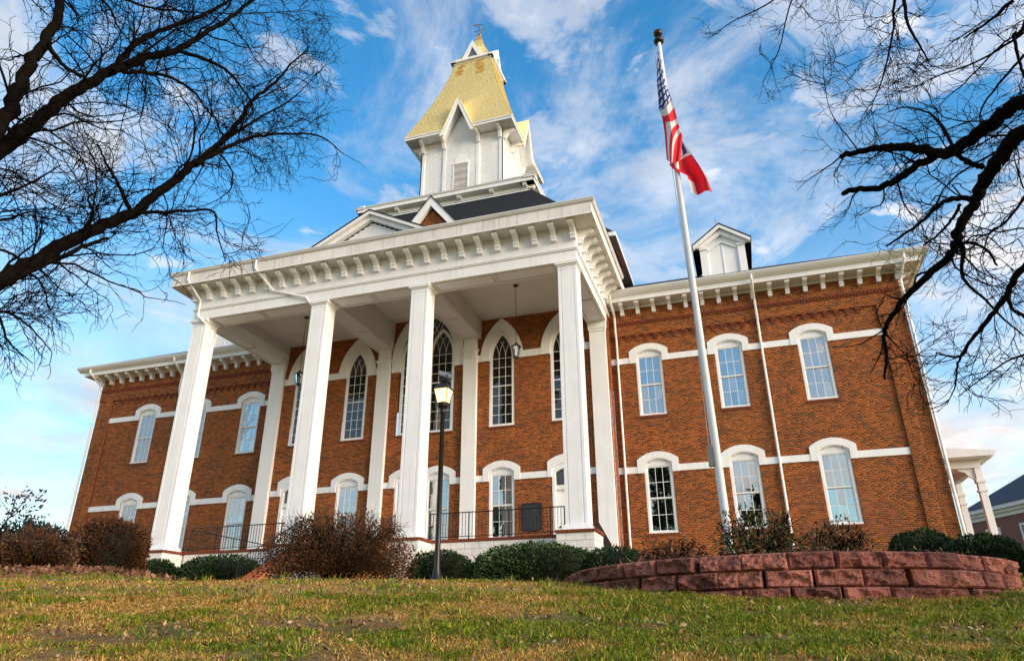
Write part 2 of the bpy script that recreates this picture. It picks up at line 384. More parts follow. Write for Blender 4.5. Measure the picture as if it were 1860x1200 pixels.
for s in (1, -1):
    lo, hi = (9.05, 21.55) if s > 0 else (-21.55, -9.05)
    brick_wall('upper_wall', 'y', -.085, lo, hi, 11.03, 12.46, seed=3 + s)
    pb = MB()
    pb.box(lo, hi, -.083, -.002, 11.0, 11.03)
    pb.build('corbel_ledge', BRICKFAR, HALL)
    # corner pier, stepped
    a, b, c = (20.5, 21.02, 21.55) if s > 0 else (-21.02, -20.5, -21.55)
    brick_wall('corner_pier', 'y', -.09, min(a, b), max(a, b), -.8, 11.03, seed=6 + s)
    if s > 0: brick_wall('corner_pier', 'y', -.035, 21.02, 21.55, -.8, 11.03, seed=9)
    else: brick_wall('corner_pier', 'y', -.035, -21.55, -21.02, -.8, 11.03, seed=10)
    pe = MB()
    for xx in (20.5, 21.02): pe.box(min(s * xx, s * (xx + .001)), max(s * xx, s * (xx + .001)), -.09, 0, -.8, 11.0)
    pe.build('pier_edge', BRICKFAR, HALL)
    # corbel table: small stepped brick corbels with dark gaps between, and a dentil course above
    cm = MB(); cm.box(-.10, .10, -.085, 0, -.068, 0).box(-.10, .10, -.062, 0, -.136, -.0685).box(-.065, .065, -.04, 0, -.27, -.1365)
    cme = cm.mesh('corbel', BRICKFAR)
    n = int((20.45 - 9.3) / .43)
    for i in range(n): put('corbel', cme, HALL, (s * (9.45 + i * .43), -.003, 10.998))
    dn = MB()
    for i in range(int(12.3 / .135)):
        x = s * (9.12 + i * .135); dn.box(x - .034, x + .034, -.135, -.09, 11.52, 11.64)
    dn.box(lo, hi, -.125, -.088, 11.645, 11.70)
    dn.build('dentil_course', BRICKFAR, HALL)
    # end wall and return of the wing
    X = s * 21.55
    e = MB(); e.box(min(X, X - s * .3), max(X, X - s * .3), .02, 12.0, -.8, 12.45); e.build('end_wall', BRICKFAR, HALL)
    brick_wall('return_wall', 'x', s * 9.04, -.73, 0, -.8, 12.46, sgn=s, seed=20 + s)
cen_ops = [op_goth(s * GX, .62, GZB, GSP, GAP) for s in (1, -1)] + [op_goth(s * DOORX, .62, GZB, GSP, GAP) for s in (1, -1)] + [op_goth(0, 1.5, GZB, 11.0, 13.25)]
cen_ops += [op_win(s * GX, 2.0) for s in (1, -1)] + [op_win(s * .8, 2.0) for s in (1, -1)]
cen_ops += [(lambda x: (lambda z: (x - .68, x + .68) if 1.3 < z < 5.1 else None))(s * DOORX) for s in (1, -1)]
YC = -.74
brick_wall('wall', 'y', YC, -9.03, 9.03, 1.2, 14.0, cen_ops, seed=12, label='portico back wall')
cw = MB(); cw.box(-9.0, 9.0, YC + .02, YC + .3, 14.0, 16.2); cw.build('upper_block_wall', BRICKFAR, HALL)
# hood + band courses
def seg_arch(hw, z0, zs, zc, n=12):
    """open outline: up the left side, segmental arch, down the right"""
    h = zc - zs; r = (hw * hw + h * h) / (2 * h); t = math.asin(hw / r)
    return [(-hw, z0)] + [(r * math.sin(-t + 2 * t * i / n), zc - r + r * math.cos(-t + 2 * t * i / n)) for i in range(n + 1)] + [(hw, z0)]
hood = MB().ring(seg_arch(.88, 2.52, 3.10, 3.42), seg_arch(.6, 2.52, 2.93, 3.13), -.07, .05)
hood.ring(seg_arch(.62, 2.9, 2.94, 3.145), seg_arch(.56, 2.9, 2.90, 3.09), -.035, .08)
HOODM = hood.mesh('hood', WHITE)
# window: casing, two sashes, twelve panes, blind, sill
fr = MB()
fr.box(-.598, -.50, .03, .16, 0.07, 2.93).box(.50, .598, .03, .16, .07, 2.93).box(-.598, .598, .0, .16, -.01, .07)
fr.extrude([(-.598, 2.80), (.598, 2.80), (.598, 2.93)] + [(p[0], p[1]) for p in seg_arch(.598, 2.9, 2.925, 3.12)[1:-1]][::-1] + [(-.598, 2.93)], .045, .16)
FRAMEM = fr.mesh('window_frame', WHITE)
def sash(z0, z1, y):
    s = MB(); s.box(-.5, -.45, y, y + .045, z0, z1).box(.45, .5, y, y + .045, z0, z1).box(-.45, .45, y, y + .045, z0, z0 + .055).box(-.45, .45, y, y + .045, z1 - .05, z1)
    for x in (-.15, .15): s.box(x - .011, x + .011, y + .008, y + .035, z0 + .055, z1 - .05)
    zm = (z0 + z1) / 2; s.box(-.45, .45, y + .009, y + .034, zm - .011, zm + .011)
    return s.mesh('sash', WHITE)
UPS, LOS = sash(1.43, 2.80, .07), sash(.07, 1.46, .115)
PANEM = MB().box(-.14, .14, -.002, .002, -.305, .305).mesh('pane', GLASS)
SILLM = MB()
for i in range(18): SILLM.box(-.66 + i * .0735, -.66 + i * .0735 + .064, -.035, .02, -.115, -.012)
SILLM = SILLM.mesh('sill', BRICKFAR)
BLINDM = MB().box(-.5, .5, .24, .25, 0, 1).mesh('blind', BLIND)
ROOMM = MB().add([(-.9, .16, -.2), (.9, .16, -.2), (.9, .16, 3.2), (-.9, .16, 3.2), (-.9, 1.2, -.2), (.9, 1.2, -.2), (.9, 1.2, 3.2), (-.9, 1.2, 3.2)],
                 [(4, 5, 6, 7), (0, 1, 5, 4), (2, 3, 7, 6), (1, 2, 6, 5), (3, 0, 4, 7)]).mesh('room_interior', ROOM)
REVM = MB().box(-.606, -.599, -.002, .2, 0, 2.95).box(.599, .606, -.002, .2, 0, 2.95).mesh('reveal', BRICKFAR)
def window(x, y, z, blind=None, hoodz=True):
    w = put('window', FRAMEM, HALL, (x, y, z))
    if hoodz: put('hood', HOODM, w, (x, y, z))
    put('sash', UPS, w, (x, y, z)); put('sash', LOS, w, (x, y, z)); put('sill', SILLM, w, (x, y, z)); put('room_interior', ROOMM, w, (x, y, z)); put('reveal', REVM, w, (x, y, z))
    for (z0, z1, yy) in ((1.43, 2.80, .09), (.07, 1.46, .135)):
        a, b = z0 + .055, z1 - .05; h = (b - a) / 2
        for r in range(2):
            for c in range(3):
                p = put('pane', PANEM, w, (x + (c - 1) * .3, y + yy, z + a + h * (r + .5)))
                p.rotation_euler = (random.gauss(0, .006), 0, random.gauss(0, .006))
    if blind:
        bz0, bz1 = blind; b = put('blind', BLINDM, w, (x, y, z + bz0)); b.scale = (1, 1, bz1 - bz0)
    return w
bl = {(1, 1): (1.6, 2.8), (2, 0): (1.0, 2.8), (2, 1): None, (0, 1): (2.0, 2.8)}
for i, x in enumerate(A):
    for j, z in enumerate((ZL, ZU)):
        b = {(1, 0): (1.9, 2.8), (2, 0): (.1, 2.8), (0, 1): (1.4, 2.8), (1, 1): (1.2, 2.8)}.get((i, j))
        window(x, 0, z, b)
        window(-x, 0, z, (.5, 2.8) if (i + j) % 2 else None)
for s in (1, -1):
    window(s * GX, YC, 2.0, (.85, 2.8) if s > 0 else (1.2, 2.8)); window(s * .8, YC, 2.0, (.9, 2.8) if s > 0 else None)
def band(xs, y, z0, z1):
    for a, b in xs:
        MB().box(a, b, y - .05, y - .001, z0, z1).build('band_course', WHITE, HALL)
def gaps(cent, hw, lo, hi):
    out = []; p = lo
    for c in sorted(cent):
        if c - hw > p + .02: out.append((p, c - hw))
        p = c + hw
    if hi > p + .02: out.append((p, hi))
    return out
for zb in (ZL, ZU):
    band(gaps(A, .88, 9.05, 20.52), 0, zb + 2.53, zb + 2.81); band(gaps([-x for x in A], .88, -20.52, -9.05), 0, zb + 2.53, zb + 2.81)
band(gaps([-DOORX, -GX, -.8, .8, GX, DOORX], .88, -8.2, 8.2), YC, 4.53, 4.81)
# ---- gothic windows
def pointed(half, z0, spring, apex, n=12):
    r = arc_pt(half, spring, apex, n)
    return [(-half, z0)] + [(-x, z) for x, z in r] + [(x, z) for x, z in r[::-1]][1:] + [(half, z0)]
def ribbon(mb, pts, y0, y1, w):
    """thin bar following an (x,z) polyline"""
    o, i = [], []
    for k, p in enumerate(pts):
        a = pts[max(k - 1, 0)]; b = pts[min(k + 1, len(pts) - 1)]; dx, dz = b[0] - a[0], b[1] - a[1]; L = math.hypot(dx, dz) or 1
        nx_, nz_ = -dz / L * w / 2, dx / L * w / 2; o.append((p[0] + nx_, p[1] + nz_)); i.append((p[0] - nx_, p[1] - nz_))
    return mb.ring(o, i, y0, y1)
def goth_light(x, y, zb, spring, apex, half, surround=None, rows=7, mat_g=GLASSG, sill=True):
    """spring, apex relative to zb"""
    gi = half - .13
    f = MB(); out = pointed(half, 0.09, spring, apex); gap_ = apex - .13 * (1.35 if apex - spring > half else 1)
    f.ring(out, pointed(gi, .09, spring, gap_), .02, .14); f.box(-half, half, -.02, .15, -.01, .09)
    w = f.build('gothic_window', WHITE, HALL, (x, y, zb))
    mt = MB(); yA, yB = .075, .10
    step = (spring - .09) / rows
    for k in range(1, rows + 1):
        h = .045 if k == rows // 2 + 1 else .02
        mt.box(-gi, gi, yA - (.02 if h > .03 else 0), yB, .09 + k * step - h / 2, .09 + k * step + h / 2)
    h_ = gap_ - spring; c = (h_ * h_ - gi * gi) / (2 * gi); r = gi + c
    for vx in (-gi / 3, gi / 3):
        mt.box(vx - .01, vx + .01, yA + .002, yB - .002, .09, spring)
        for sg in (1, -1):
            pts = []
            for k in range(12):
                t = k / 11 * 1.2; px_ = vx - sg * (r - r * math.cos(t)); pz = spring + r * math.sin(t)
                lim = math.sqrt(max(0, r * r - (pz - spring) ** 2)) - c
                if abs(px_) > lim or pz > gap_: break
                pts.append((px_, pz))
            if len(pts) > 2: ribbon(mt, pts, yA + .003, yB - .003, .018)
    mt.build('muntins', WHITE, w, (x, y, zb))
    pm = MB().box(-gi / 3 + .008, gi / 3 - .008, -.002, .002, -step / 2 + .008, step / 2 - .008).mesh('pane', mat_g)
    for k in range(rows):
        for cidx in range(3):
            p = put('pane', pm, w, (x + (cidx - 1) * gi * 2 / 3, y + .088, zb + .09 + (k + .5) * step)); p.rotation_euler = (random.gauss(0, .004), 0, random.gauss(0, .004))
    hp = MB().extrude(pointed(gi, spring, spring, gap_)[1:-1], .087, .091); hp.build('arch_pane', mat_g, w, (x, y, zb))
    rm = MB(); rm.add([(-half, .16, 0), (half, .16, 0), (half, .16, apex), (-half, .16, apex), (-half, 1.2, 0), (half, 1.2, 0), (half, 1.2, apex), (-half, 1.2, apex)], [(4, 5, 6, 7), (0, 1, 5, 4), (2, 3, 7, 6), (1, 2, 6, 5), (3, 0, 4, 7)])
    rm.build('room_interior', ROOM, w, (x, y, zb))
    if sill:
        sm = MB()
        for i in range(19): sm.box(-.70 + i * .0735, -.70 + i * .0735 + .064, -.035, .02, -.115, -.012)
        sm.build('sill', BRICKFAR, w, (x, y, zb))
    if surround:
        sh, sb, sa = surround
        MB().ring(pointed(sh, sb, spring + .02, sa), pointed(half + .0, sb, spring, apex + .01), -.075, .06).build('arch_surround', WHITE, w, (x, y, zb))
    return w
for s in (1, -1):
    goth_light(s * GX, YC, GZB, 3.37, 4.75, .62, (1.07, 3.27, 5.42))
    goth_light(s * DOORX, YC, GZB, 3.37, 4.75, .62, (1.07, 3.27, 5.42))
    goth_light(s * .77, YC, GZB, 3.95, 5.35, .66, None, 8)
# the big arch over the middle pair: surround and the dark spandrel light
MB().ring(pointed(1.93, 10.3, 11.0, 13.72, 14), pointed(1.45, 10.3, 11.0, 13.2, 14), YC - .08, YC + .06).build('arch_surround', WHITE, HALL)
MB().extrude(pointed(1.46, 11.0, 11.0, 13.21, 14)[1:-1], YC + .12, YC + .124).build('spandrel_pane', GLASSG, HALL)
sp_ = MB(); sp_.extrude(pointed(1.46, 11.0, 11.0, 13.21, 14)[1:-1], YC + .4, YC + .42); sp_.build('room_interior', ROOM, HALL)
tr_ = MB()
for k in range(5):
    ribbon(tr_, [(-.5 + k * .25 - .5 * t, 12.2 + t) for t in (0, .25, .5, .75)], YC + .10, YC + .118, .018); ribbon(tr_, [(-.5 + k * .25 + .5 * t, 12.2 + t) for t in (0, .25, .5, .75)], YC + .102, YC + .117, .018)
tr_.build('tracery', WHITE, HALL)
MB().box(-.11, .11, YC - .02, YC + .14, GZB, 11.3).build('mullion', WHITE, HALL)
# band under the gothic arches, from surround to pilaster
for s in (1, -1):
    for a, b in ((2.68, GX - 1.07), (GX + 1.07, DOORX - 1.07), (DOORX + 1.07, 8.2)):
        if b - a > .03: MB().box(min(s * a, s * b), max(s * a, s * b), YC - .055, YC - .001, 10.32, 10.66).build('band_course', WHITE, HALL)
# doors
for s in (1, -1):
    x = s * DOORX
    d = MB(); d.ring(seg_arch(.68, 1.33, 4.9, 5.12), seg_arch(.54, 1.33, 4.72, 4.9), YC - .02, YC + .2)
    d.box(-.54, .54, YC + .02, YC + .2, 3.98, 4.16); d.v = [(p[0] + x, p[1], p[2]) for p in d.v]
    D = d.build('door', WHITE, HALL)
    lf = MB(); lf.box(x - .54, x + .54, YC + .16, YC + .2, 1.33, 3.98)
    for zz in (1.55, 2.55):
        for xx in (-.27, .27): lf.box(x + xx - .19, x + xx + .19, YC + .13, YC + .16, zz, zz + (.75 if zz < 2 else 1.2))
    lf.build('leaf', WHITE, D)
    MB().box(x - .53, x + .53, YC + .15, YC + .155, 4.17, 4.85).build('transom_pane', GLASSG, D)
    MB().box(x - .6, x + .6, YC + .35, YC + .36, 4.0, 5.1).build('transom_interior', ROOM, D)
    MB().lathe([(.02, -.05), (.035, -.03), (.035, .03), (.02, .05)]).build('handle', GOLD, D, (x - s * .42, YC + .11, 2.4))
    hd = MB().ring(seg_arch(.88, 4.52, 5.2, 5.5), seg_arch(.68, 4.52, 4.9, 5.12), YC - .07, YC + .05); hd.v = [(p[0] + x, p[1], p[2]) for p in hd.v]; hd.build('hood', WHITE, D)
# ---- wing cornice: soffit, fascia, gutter, brackets
def bracket_mesh(name, dep, hgt, w, mt):
    p = [(0, 0), (-dep, 0), (-dep, -.10 * hgt / .5), (-dep + .06, -.17 * hgt / .5)]
    for i in range(7):
        t = i / 6; p.append((-dep * .82 + (dep * .82 - .17) * (t ** .75), -.18 * hgt / .5 - (hgt * .78 - .18 * hgt / .5) * t ** 1.5))
    p += [(-.19, -hgt * .80), (-.17, -hgt), (0, -hgt)]
    b = MB(); b.extrude(p, -w / 2, w / 2, 'x'); k = w * .6
    b.box(-k, k, -dep - .02, -dep + .11, -.13 * hgt / .5, -.003)                       # square nose under the soffit
    b.box(-k, k, -.225, -.001, -hgt * .86, -hgt * .72).box(-w * .53, w * .53, -.19, -.001, -hgt - .05, -hgt * .9)   # stepped foot
    return b.mesh(name, mt)
BRW = bracket_mesh('bracket', .62, .42, .16, WHITE)
for s in (1, -1):
    lo, hi = (9.1, 21.55) if s > 0 else (-21.55, -9.1)
    e0, e1 = (9.1, 22.35) if s > 0 else (-22.35, -9.1); g0, g1 = (9.1, 22.66) if s > 0 else (-22.66, -9.1)
    yb = 12.6
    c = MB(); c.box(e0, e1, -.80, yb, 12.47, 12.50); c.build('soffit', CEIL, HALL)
    c = MB(); c.box(e0, e1, -.83, -.80, 12.465, 12.68); X = s * 22.35; c.box(min(X, X + s * .03), max(X, X + s * .03), -.83, yb, 12.465, 12.68); c.box(lo, hi, -.13, -.09, 12.36, 12.47); c.build('fascia', WHITE, HALL)
    pr = [(-.80, 12.683), (-.86, 12.684), (-1.0, 12.74), (-1.1, 12.82), (-1.1, 12.83), (-.8, 12.83)]
    c = MB(); c.extrude(pr, g0, g1, 'x'); c.build('crown_moulding', WHITE, HALL)
    c = MB(); c.extrude([(-1.105, 12.832), (-1.14, 12.90), (-1.14, 12.95), (-1.0, 12.95), (-1.0, 12.832)], g0, g1, 'x')
    X = s * 22.64; c.box(min(X, X + s * .1), max(X, X + s * .1), -1.1, yb, 12.832, 12.95); c.build('gutter', GUTTER, HALL)
    X = s * 22.35; c = MB(); c.extrude([(X, 12.683), (X + s * .31, 12.82), (X + s * .31, 12.83), (X, 12.83)], -.8, yb, 'y'); c.build('crown_moulding', WHITE_OLD, HALL)
    for i in range(17):
        put('bracket', BRW, HALL, (s * (9.74 + i * .737), -.09, 12.468))
    for i in range(14): b = put('bracket', BRW, HALL, (s * 21.56, .25 + i * .8, 12.468)); b.rotation_euler = (0, 0, s * math.pi / 2)
    # hipped wing roof
    r = MB(); r.add([(s * 9, -1.1, 12.96), (s * 22.7, -1.1, 12.96), (s * 16.7, 5.8, 16.6), (s * 9, 5.8, 16.6), (s * 22.7, 12.7, 12.96), (s * 9, 12.7, 12.96)], [(0, 1, 2, 3), (1, 4, 2), (4, 5, 3, 2)]); r.build('wing_roof', SLATE, HALL)
# roof dormer on the right wing (and its twin)
for s in (1, -1):
    x = s * 14.65; d = MB()
    fp = [(-1.0, 13.9), (1.0, 13.9), (1.0, 16.0), (0, 16.75), (-1.0, 16.0)]
    d.extrude([(p[0] + x, p[1]) for p in fp], 1.55, 4.6); D = d.build('dormer', WHITE, HALL)
    t = MB()
    for a in (-1, 1):
        t.box(x + a * .9 - .17, x + a * .9 + .17, 1.45, 1.548, 13.9, 15.75); t.box(x + a * .9 - .2, x + a * .9 + .2, 1.38, 1.547, 15.75, 15.85)
    def chev(o, i, y0, y1): t.ring([(x - o[0], o[1]), (x, o[2]), (x + o[0], o[1])], [(x - i[0], i[1]), (x, i[2]), (x + i[0], i[1])], y0, y1)
    chev((1.22, 15.86, 16.72), (.92, 15.86, 16.48), 1.36, 1.546); chev((.72, 15.7, 16.12), (.66, 15.66, 16.06), 1.46, 1.544)
    chev((1.38, 15.95, 16.96), (1.36, 15.78, 16.78), 1.2, 1.45)
    t.box(x - .02, x + .02, 1.52, 1.548, 14, 16.05); t.build('trim', WHITE, D)
    r = MB(); r.ring([(x - 1.42, 16.0), (x, 17.04), (x + 1.42, 16.0)], [(x - 1.42, 15.94), (x, 16.97), (x + 1.42, 15.94)], 1.18, 4.8); r.build('roof', SLATE, D)
    k = MB(); k.box(x + 1.001, x + 1.03, 1.9, 4.6, 13.9, 15.95).box(x - 1.03, x - 1.001, 1.9, 4.6, 13.9, 15.95); k.build('cheek', SLATE, D)
    k = MB(); k.tube([(x - .1, 1.6, 16.9), (x - .13, 1.6, 17.6)], .012, 5); k.build('lightning_rod', IRON, D)
# ---- downspouts
def downspout(pts, r=.052):
    MB().tube(pts, r, 8).build('downspout', WHITE, HALL)
for s in (1, -1):
    for x in (9.32, 15.65):
        downspout([(s * x, -1.05, 12.86), (s * x, -1.02, 12.6), (s * (x + .03), -.2, 12.0), (s * (x + .03), -.2, 11.15), (s * (x + .03), -.09, 10.85), (s * (x + .03), -.09, -.6)])
    downspout([(s * 21.75, -1.02, 12.84), (s * 21.75, -1.0, 12.6), (s * 21.62, -.2, 12.0), (s * 21.62, -.17, 11.1), (s * 21.62, -.15, 10.9), (s * 21.62, -.12, -.6)], .06)
# ------------------------------------------------------------------ portico
YP = -6.93; FLOOR = 1.33; CX = (-8.664, -2.388, 2.388, 8.664)
def pier_profile(w, d):
    """square pier section with shallow grooves near the corners of every face"""
    hx, hy = w / 2, d / 2; g, dp, e = .025, .02, .12; out = []
    def face(p0, p1, nrm):
        L = math.hypot(p1[0] - p0[0], p1[1] - p0[1]); ux, uy = (p1[0] - p0[0]) / L, (p1[1] - p0[1]) / L
        r = [(0, 0)]
        for c in (e, L - e): r += [(c - g, 0), (c - g, dp), (c + g, dp), (c + g, 0)]
        return [(p0[0] + ux * a - nrm[0] * b, p0[1] + uy * a - nrm[1] * b) for a, b in r]
    out += face((-hx, -hy), (hx, -hy), (0, -1)); out += face((hx, -hy), (hx, hy), (1, 0)); out += face((hx, hy), (-hx, hy), (0, 1)); out += face((-hx, hy), (-hx, -hy), (-1, 0))
    return out
CW = .74; CY = YP + CW / 2
prof = pier_profile(CW, CW)
sh = MB()
n = len(prof); sc = 1.04
sh.add([(p[0] * sc, p[1] * sc, FLOOR + .18) for p in prof] + [(p[0] * .985, p[1] * .985, 11.40) for p in prof], [tuple(range(n))[::-1], tuple(range(n, 2 * n))] + [(i, (i + 1) % n, (i + 1) % n + n, i + n) for i in range(n)])
SHM = sh.mesh('column', WHITE)
cp = MB()
for hw, z0, z1 in ((.375, 11.22, 11.26), (.40, 11.36, 11.42), (.46, 11.42, 11.48), (.47, 11.48, 11.549)): cp.box(-hw, hw, -hw, hw, z0, z1)
CPM = cp.mesh('capital', WHITE)
bs = MB(); bs.box(-.47, .47, -.47, .47, FLOOR, FLOOR + .13).box(-.425, .425, -.425, .425, FLOOR + .13, FLOOR + .2); BSM = bs.mesh('base', WHITE)
for x in CX:
    c = put('column', SHM, HALL, (x, CY, 0)); put('capital', CPM, c, (x, CY, 0)); put('base', BSM, c, (x, CY, 0))
# wall pilasters
for s in (1, -1):
    x = s * 8.61; p = MB(); p.box(x - .37, x + .37, YC - .20, YC - .001, -.6, 11.2); P_ = p.build('pilaster', WHITE, HALL)
    q = MB(); q.box(x - .42, x + .42, YC - .26, YC - .001, 11.2, 11.549).box(x - .39, x + .39, YC - .23, YC - .002, 11.08, 11.2); q.build('capital', WHITE, P_)
    x = s * 2.33; p = MB(); p.box(x - .34, x + .34, YC - .2, YC - .001, FLOOR, 10.45); P_ = p.build('pilaster', WHITE, HALL)
    q = MB(); q.box(x - .36, x + .36, YC - .24, YC - .001, 10.45, 10.55).box(x - .34, x + .34, YC - .21, YC - .001, 10.55, 10.88).box(x - .40, x + .40, YC - .28, YC - .001, 10.88, 10.98).box(x - .33, x + .33, YC - .2, YC - .001, 10.98, 11.549)
    for k in range(5): q.box(x - .28 + k * .125, x - .22 + k * .125, YC - .245, YC - .209, 10.58, 10.86)
    q.box(x - .015, x + .015, YC - .215, YC - .199, 11.05, 11.3); q.build('capital', WHITE, P_)
    # white spandrel between the big arch and the pilaster
# entablature (front and both sides)
FX, FY = 9.06, YP - .02
e = MB(); e.box(-FX, FX, FY, FY + 1.0, 11.55, 12.0); 
for s in (1, -1): e.box(min(s * (FX - .92), s * FX), max(s * (FX - .92), s * FX), FY + 1.0, YC - .02, 11.55, 12.0)
e.build('architrave', WHITE, HALL)
e = MB(); e.box(-FX - .05, FX + .05, FY - .05, FY + .9, 12.002, 12.05).box(-FX - .08, FX + .08, FY - .08, FY + .9, 12.05, 12.10).box(-FX - .02, FX + .02, FY - .02, FY + .9, 12.10, 13.05)
for s in (1, -1):
    for o_, z0, z1 in ((.05, 12.002, 12.05), (.08, 12.05, 12.10), (.02, 12.10, 13.05)): e.box(min(s * (FX - .8), s * (FX + o_)), max(s * (FX - .8), s * (FX + o_)), FY + .9, -.03, z0, z1)
e.build('frieze', WHITE, HALL)
EX, EY = 9.88, YP - .80
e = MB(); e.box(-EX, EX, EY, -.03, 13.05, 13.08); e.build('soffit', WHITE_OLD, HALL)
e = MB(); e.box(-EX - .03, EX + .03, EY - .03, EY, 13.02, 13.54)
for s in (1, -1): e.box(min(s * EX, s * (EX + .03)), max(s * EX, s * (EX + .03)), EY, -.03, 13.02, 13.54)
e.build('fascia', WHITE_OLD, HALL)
e = MB(); e.box(-EX - .05, EX + .05, EY - .05, EY - .031, 13.02, 13.06)
for s in (1, -1): e.box(min(s * (EX + .031), s * (EX + .05)), max(s * (EX + .031), s * (EX + .05)), EY - .05, -.05, 13.02, 13.06)
e.build('fascia_bead', WHITE, HALL)
gp = [(0, 13.542), (.06, 13.56), (.12, 13.66), (.12, 13.70), (0, 13.70)]
e = MB(); e.extrude([(EY - .03 - p[0], p[1]) for p in gp], -EX - .15, EX + .15, 'x')
for s in (1, -1): e.extrude([(s * (EX + .03 + p[0]), p[1]) for p in gp], EY, -.9, 'y')
e.build('gutter', GUTTER, HALL)
BRP = bracket_mesh('bracket', .62, .56, .19, WHITE)
for i in range(24):
    put('bracket', BRP, HALL, (-9.0 + i * 18.0 / 23, FY - .022, 13.048))
for s in (1, -1):
    for i in range(8):
        b = put('bracket', BRP, HALL, (s * (FX + .022), FY + .38 + i * .74, 13.048)); b.rotation_euler = (0, 0, s * math.pi / 2)
# ceilings and cross beams
def ceiling(x0, x1, z, name='ceiling'):
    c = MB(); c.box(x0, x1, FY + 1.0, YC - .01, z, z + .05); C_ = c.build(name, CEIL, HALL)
    t = MB(); ym = (FY + 1 + YC) / 2; xm = (x0 + x1) / 2
    for xx in (x0 + (x1 - x0) / 3, x0 + 2 * (x1 - x0) / 3): t.box(xx - .03, xx + .03, FY + 1, YC - .01, z - .012, z - .001)
    for yy in (ym - 1.2, ym + 1.2): t.box(x0, x1, yy - .03, yy + .03, z - .011, z - .0012)
    t.build('ceiling_batten', CEIL, C_)
ceiling(2.86, FX - .92, 12.50); ceiling(-FX + .92, -2.86, 12.50); ceiling(-1.9, 1.9, 13.75)
for s in (1, -1):
    b = MB(); b.box(s * 2.38 - .475, s * 2.38 + .475, FY + 1.0, YC - .01, 11.552, 13.9); B = b.build('beam', CEIL, HALL)
    t = MB()
    for y0, y1 in ((FY + 1.05, -3.35), (-3.3, YC - .12)):
        for a, bb, c_, d_ in ((-.38, .38, y0, y0 + .05), (-.38, .38, y1 - .05, y1), (-.38, -.33, y0 + .05, y1 - .05), (.33, .38, y0 + .05, y1 - .05)): t.box(s * 2.38 + a, s * 2.38 + bb, c_, d_, 11.53, 11.5515)
    t.build('beam_trim', CEIL, B)
    b = MB(); b.box(min(s * (FX - .92), s * (FX - .5)), max(s * (FX - .92), s * (FX - .5)), FY + 1.0, YC - .01, 12.001, 12.6); b.build('beam', CEIL, HALL)
    t = MB(); xo = s * (FX - .46)
    for y0, y1 in ((FY + 1.05, -3.35), (-3.3, YC - .3)):
        for a, bb, c_, d_ in ((-.36, .36, y0, y0 + .05), (-.36, .36, y1 - .05, y1), (-.36, -.31, y0 + .05, y1 - .05), (.31, .36, y0 + .05, y1 - .05)): t.box(xo + a, xo + bb, c_, d_, 11.528, 11.549)
    t.build('beam_trim', CEIL, HALL)
b = MB(); b.box(-FX + .9, FX - .9, FY + .86, FY + .999, 12.001, 13.9); b.build('beam', CEIL, HALL)
t = MB()
for x0, x1 in ((-8.1, -5.6), (-5.5, -2.95), (-1.85, -.05), (.05, 1.85), (2.95, 5.5), (5.6, 8.1)):
    y0, y1 = FY + .12, FY + .9
    for a, bb, c_, d_ in ((x0, x1, y0, y0 + .05), (x0, x1, y1 - .05, y1), (x0, x0 + .05, y0 + .05, y1 - .05), (x1 - .05, x1, y0 + .05, y1 - .05)): t.box(a, bb, c_, d_, 11.528, 11.549)
t.build('beam_trim', CEIL, HALL)
# portico roof, pediment
r = MB(); r.add([(-EX - .1, EY - .05, 13.705), (EX + .1, EY - .05, 13.705), (EX + .1, -.76, 14.3), (-EX - .1, -.76, 14.3)], [(0, 1, 2, 3)]); r.build('portico_roof', SLATE, HALL)
pe = MB(); PYF = -7.35
pe.extrude([(-2.25, 13.75), (2.25, 13.75), (0, 14.92)], PYF + .28, PYF + .34)
PD = pe.build('pediment', WHITE, HALL)
bd = MB()
for k in range(9):
    z0 = 13.78 + k * .125; hw = 2.25 * (14.92 - z0 - .06) / 1.17
    if hw > .15: bd.add([(-hw, PYF + .262, z0), (hw, PYF + .262, z0), (hw, PYF + .279, z0 + .12), (-hw, PYF + .279, z0 + .12), (-hw, PYF + .279, z0), (hw, PYF + .279, z0)], [(0, 1, 2, 3), (0, 4, 5, 1)])
bd.build('clapboards', WHITE, PD)
rk = MB(); rk.ring([(-2.72, 13.98), (0, 15.38), (2.72, 13.98)], [(-2.42, 13.98), (0, 15.22), (2.42, 13.98)], PYF - .1, PYF + .3); rk.ring([(-2.42, 13.97), (0, 15.21), (2.42, 13.97)], [(-2.0, 13.97), (0, 15.0), (2.0, 13.97)], PYF + .06, PYF + .275); rk.build('raking_cornice', WHITE, PD)
rf = MB(); rf.ring([(-2.8, 13.99), (0, 15.43), (2.8, 13.99)], [(-2.8, 13.96), (0, 15.39), (2.8, 13.96)], PYF - .14, -.8); rf.build('pediment_roof', SLATE, PD)
# portico downspouts
downspout([(-8.95, EY - .1, 13.6), (-8.95, EY - .1, 13.2), (-8.72, FY - .12, 12.45), (-8.72, FY - .12, 11.7), (-8.35, YP - .1, 11.35), (-8.3, YP + .55, 11.2), (-8.26, YP + .55, 1.4), (-8.1, YP + .1, 1.2), (-8.1, YP - .2, .3)])
downspout([(-5.3, EY - .1, 13.6), (-5.3, EY - .1, 13.2), (-4.75, FY - .12, 12.35), (-3.0, FY - .1, 11.75), (-2.85, YP + .1, 11.45), (-2.82, YP + .6, 11.2), (-2.82, YP + .6, 1.4)])
downspout([(9.75, -1.25, 13.6), (9.75, -1.2, 13.2), (9.4, -.35, 12.8), (9.36, -.2, 12.3)], .055)
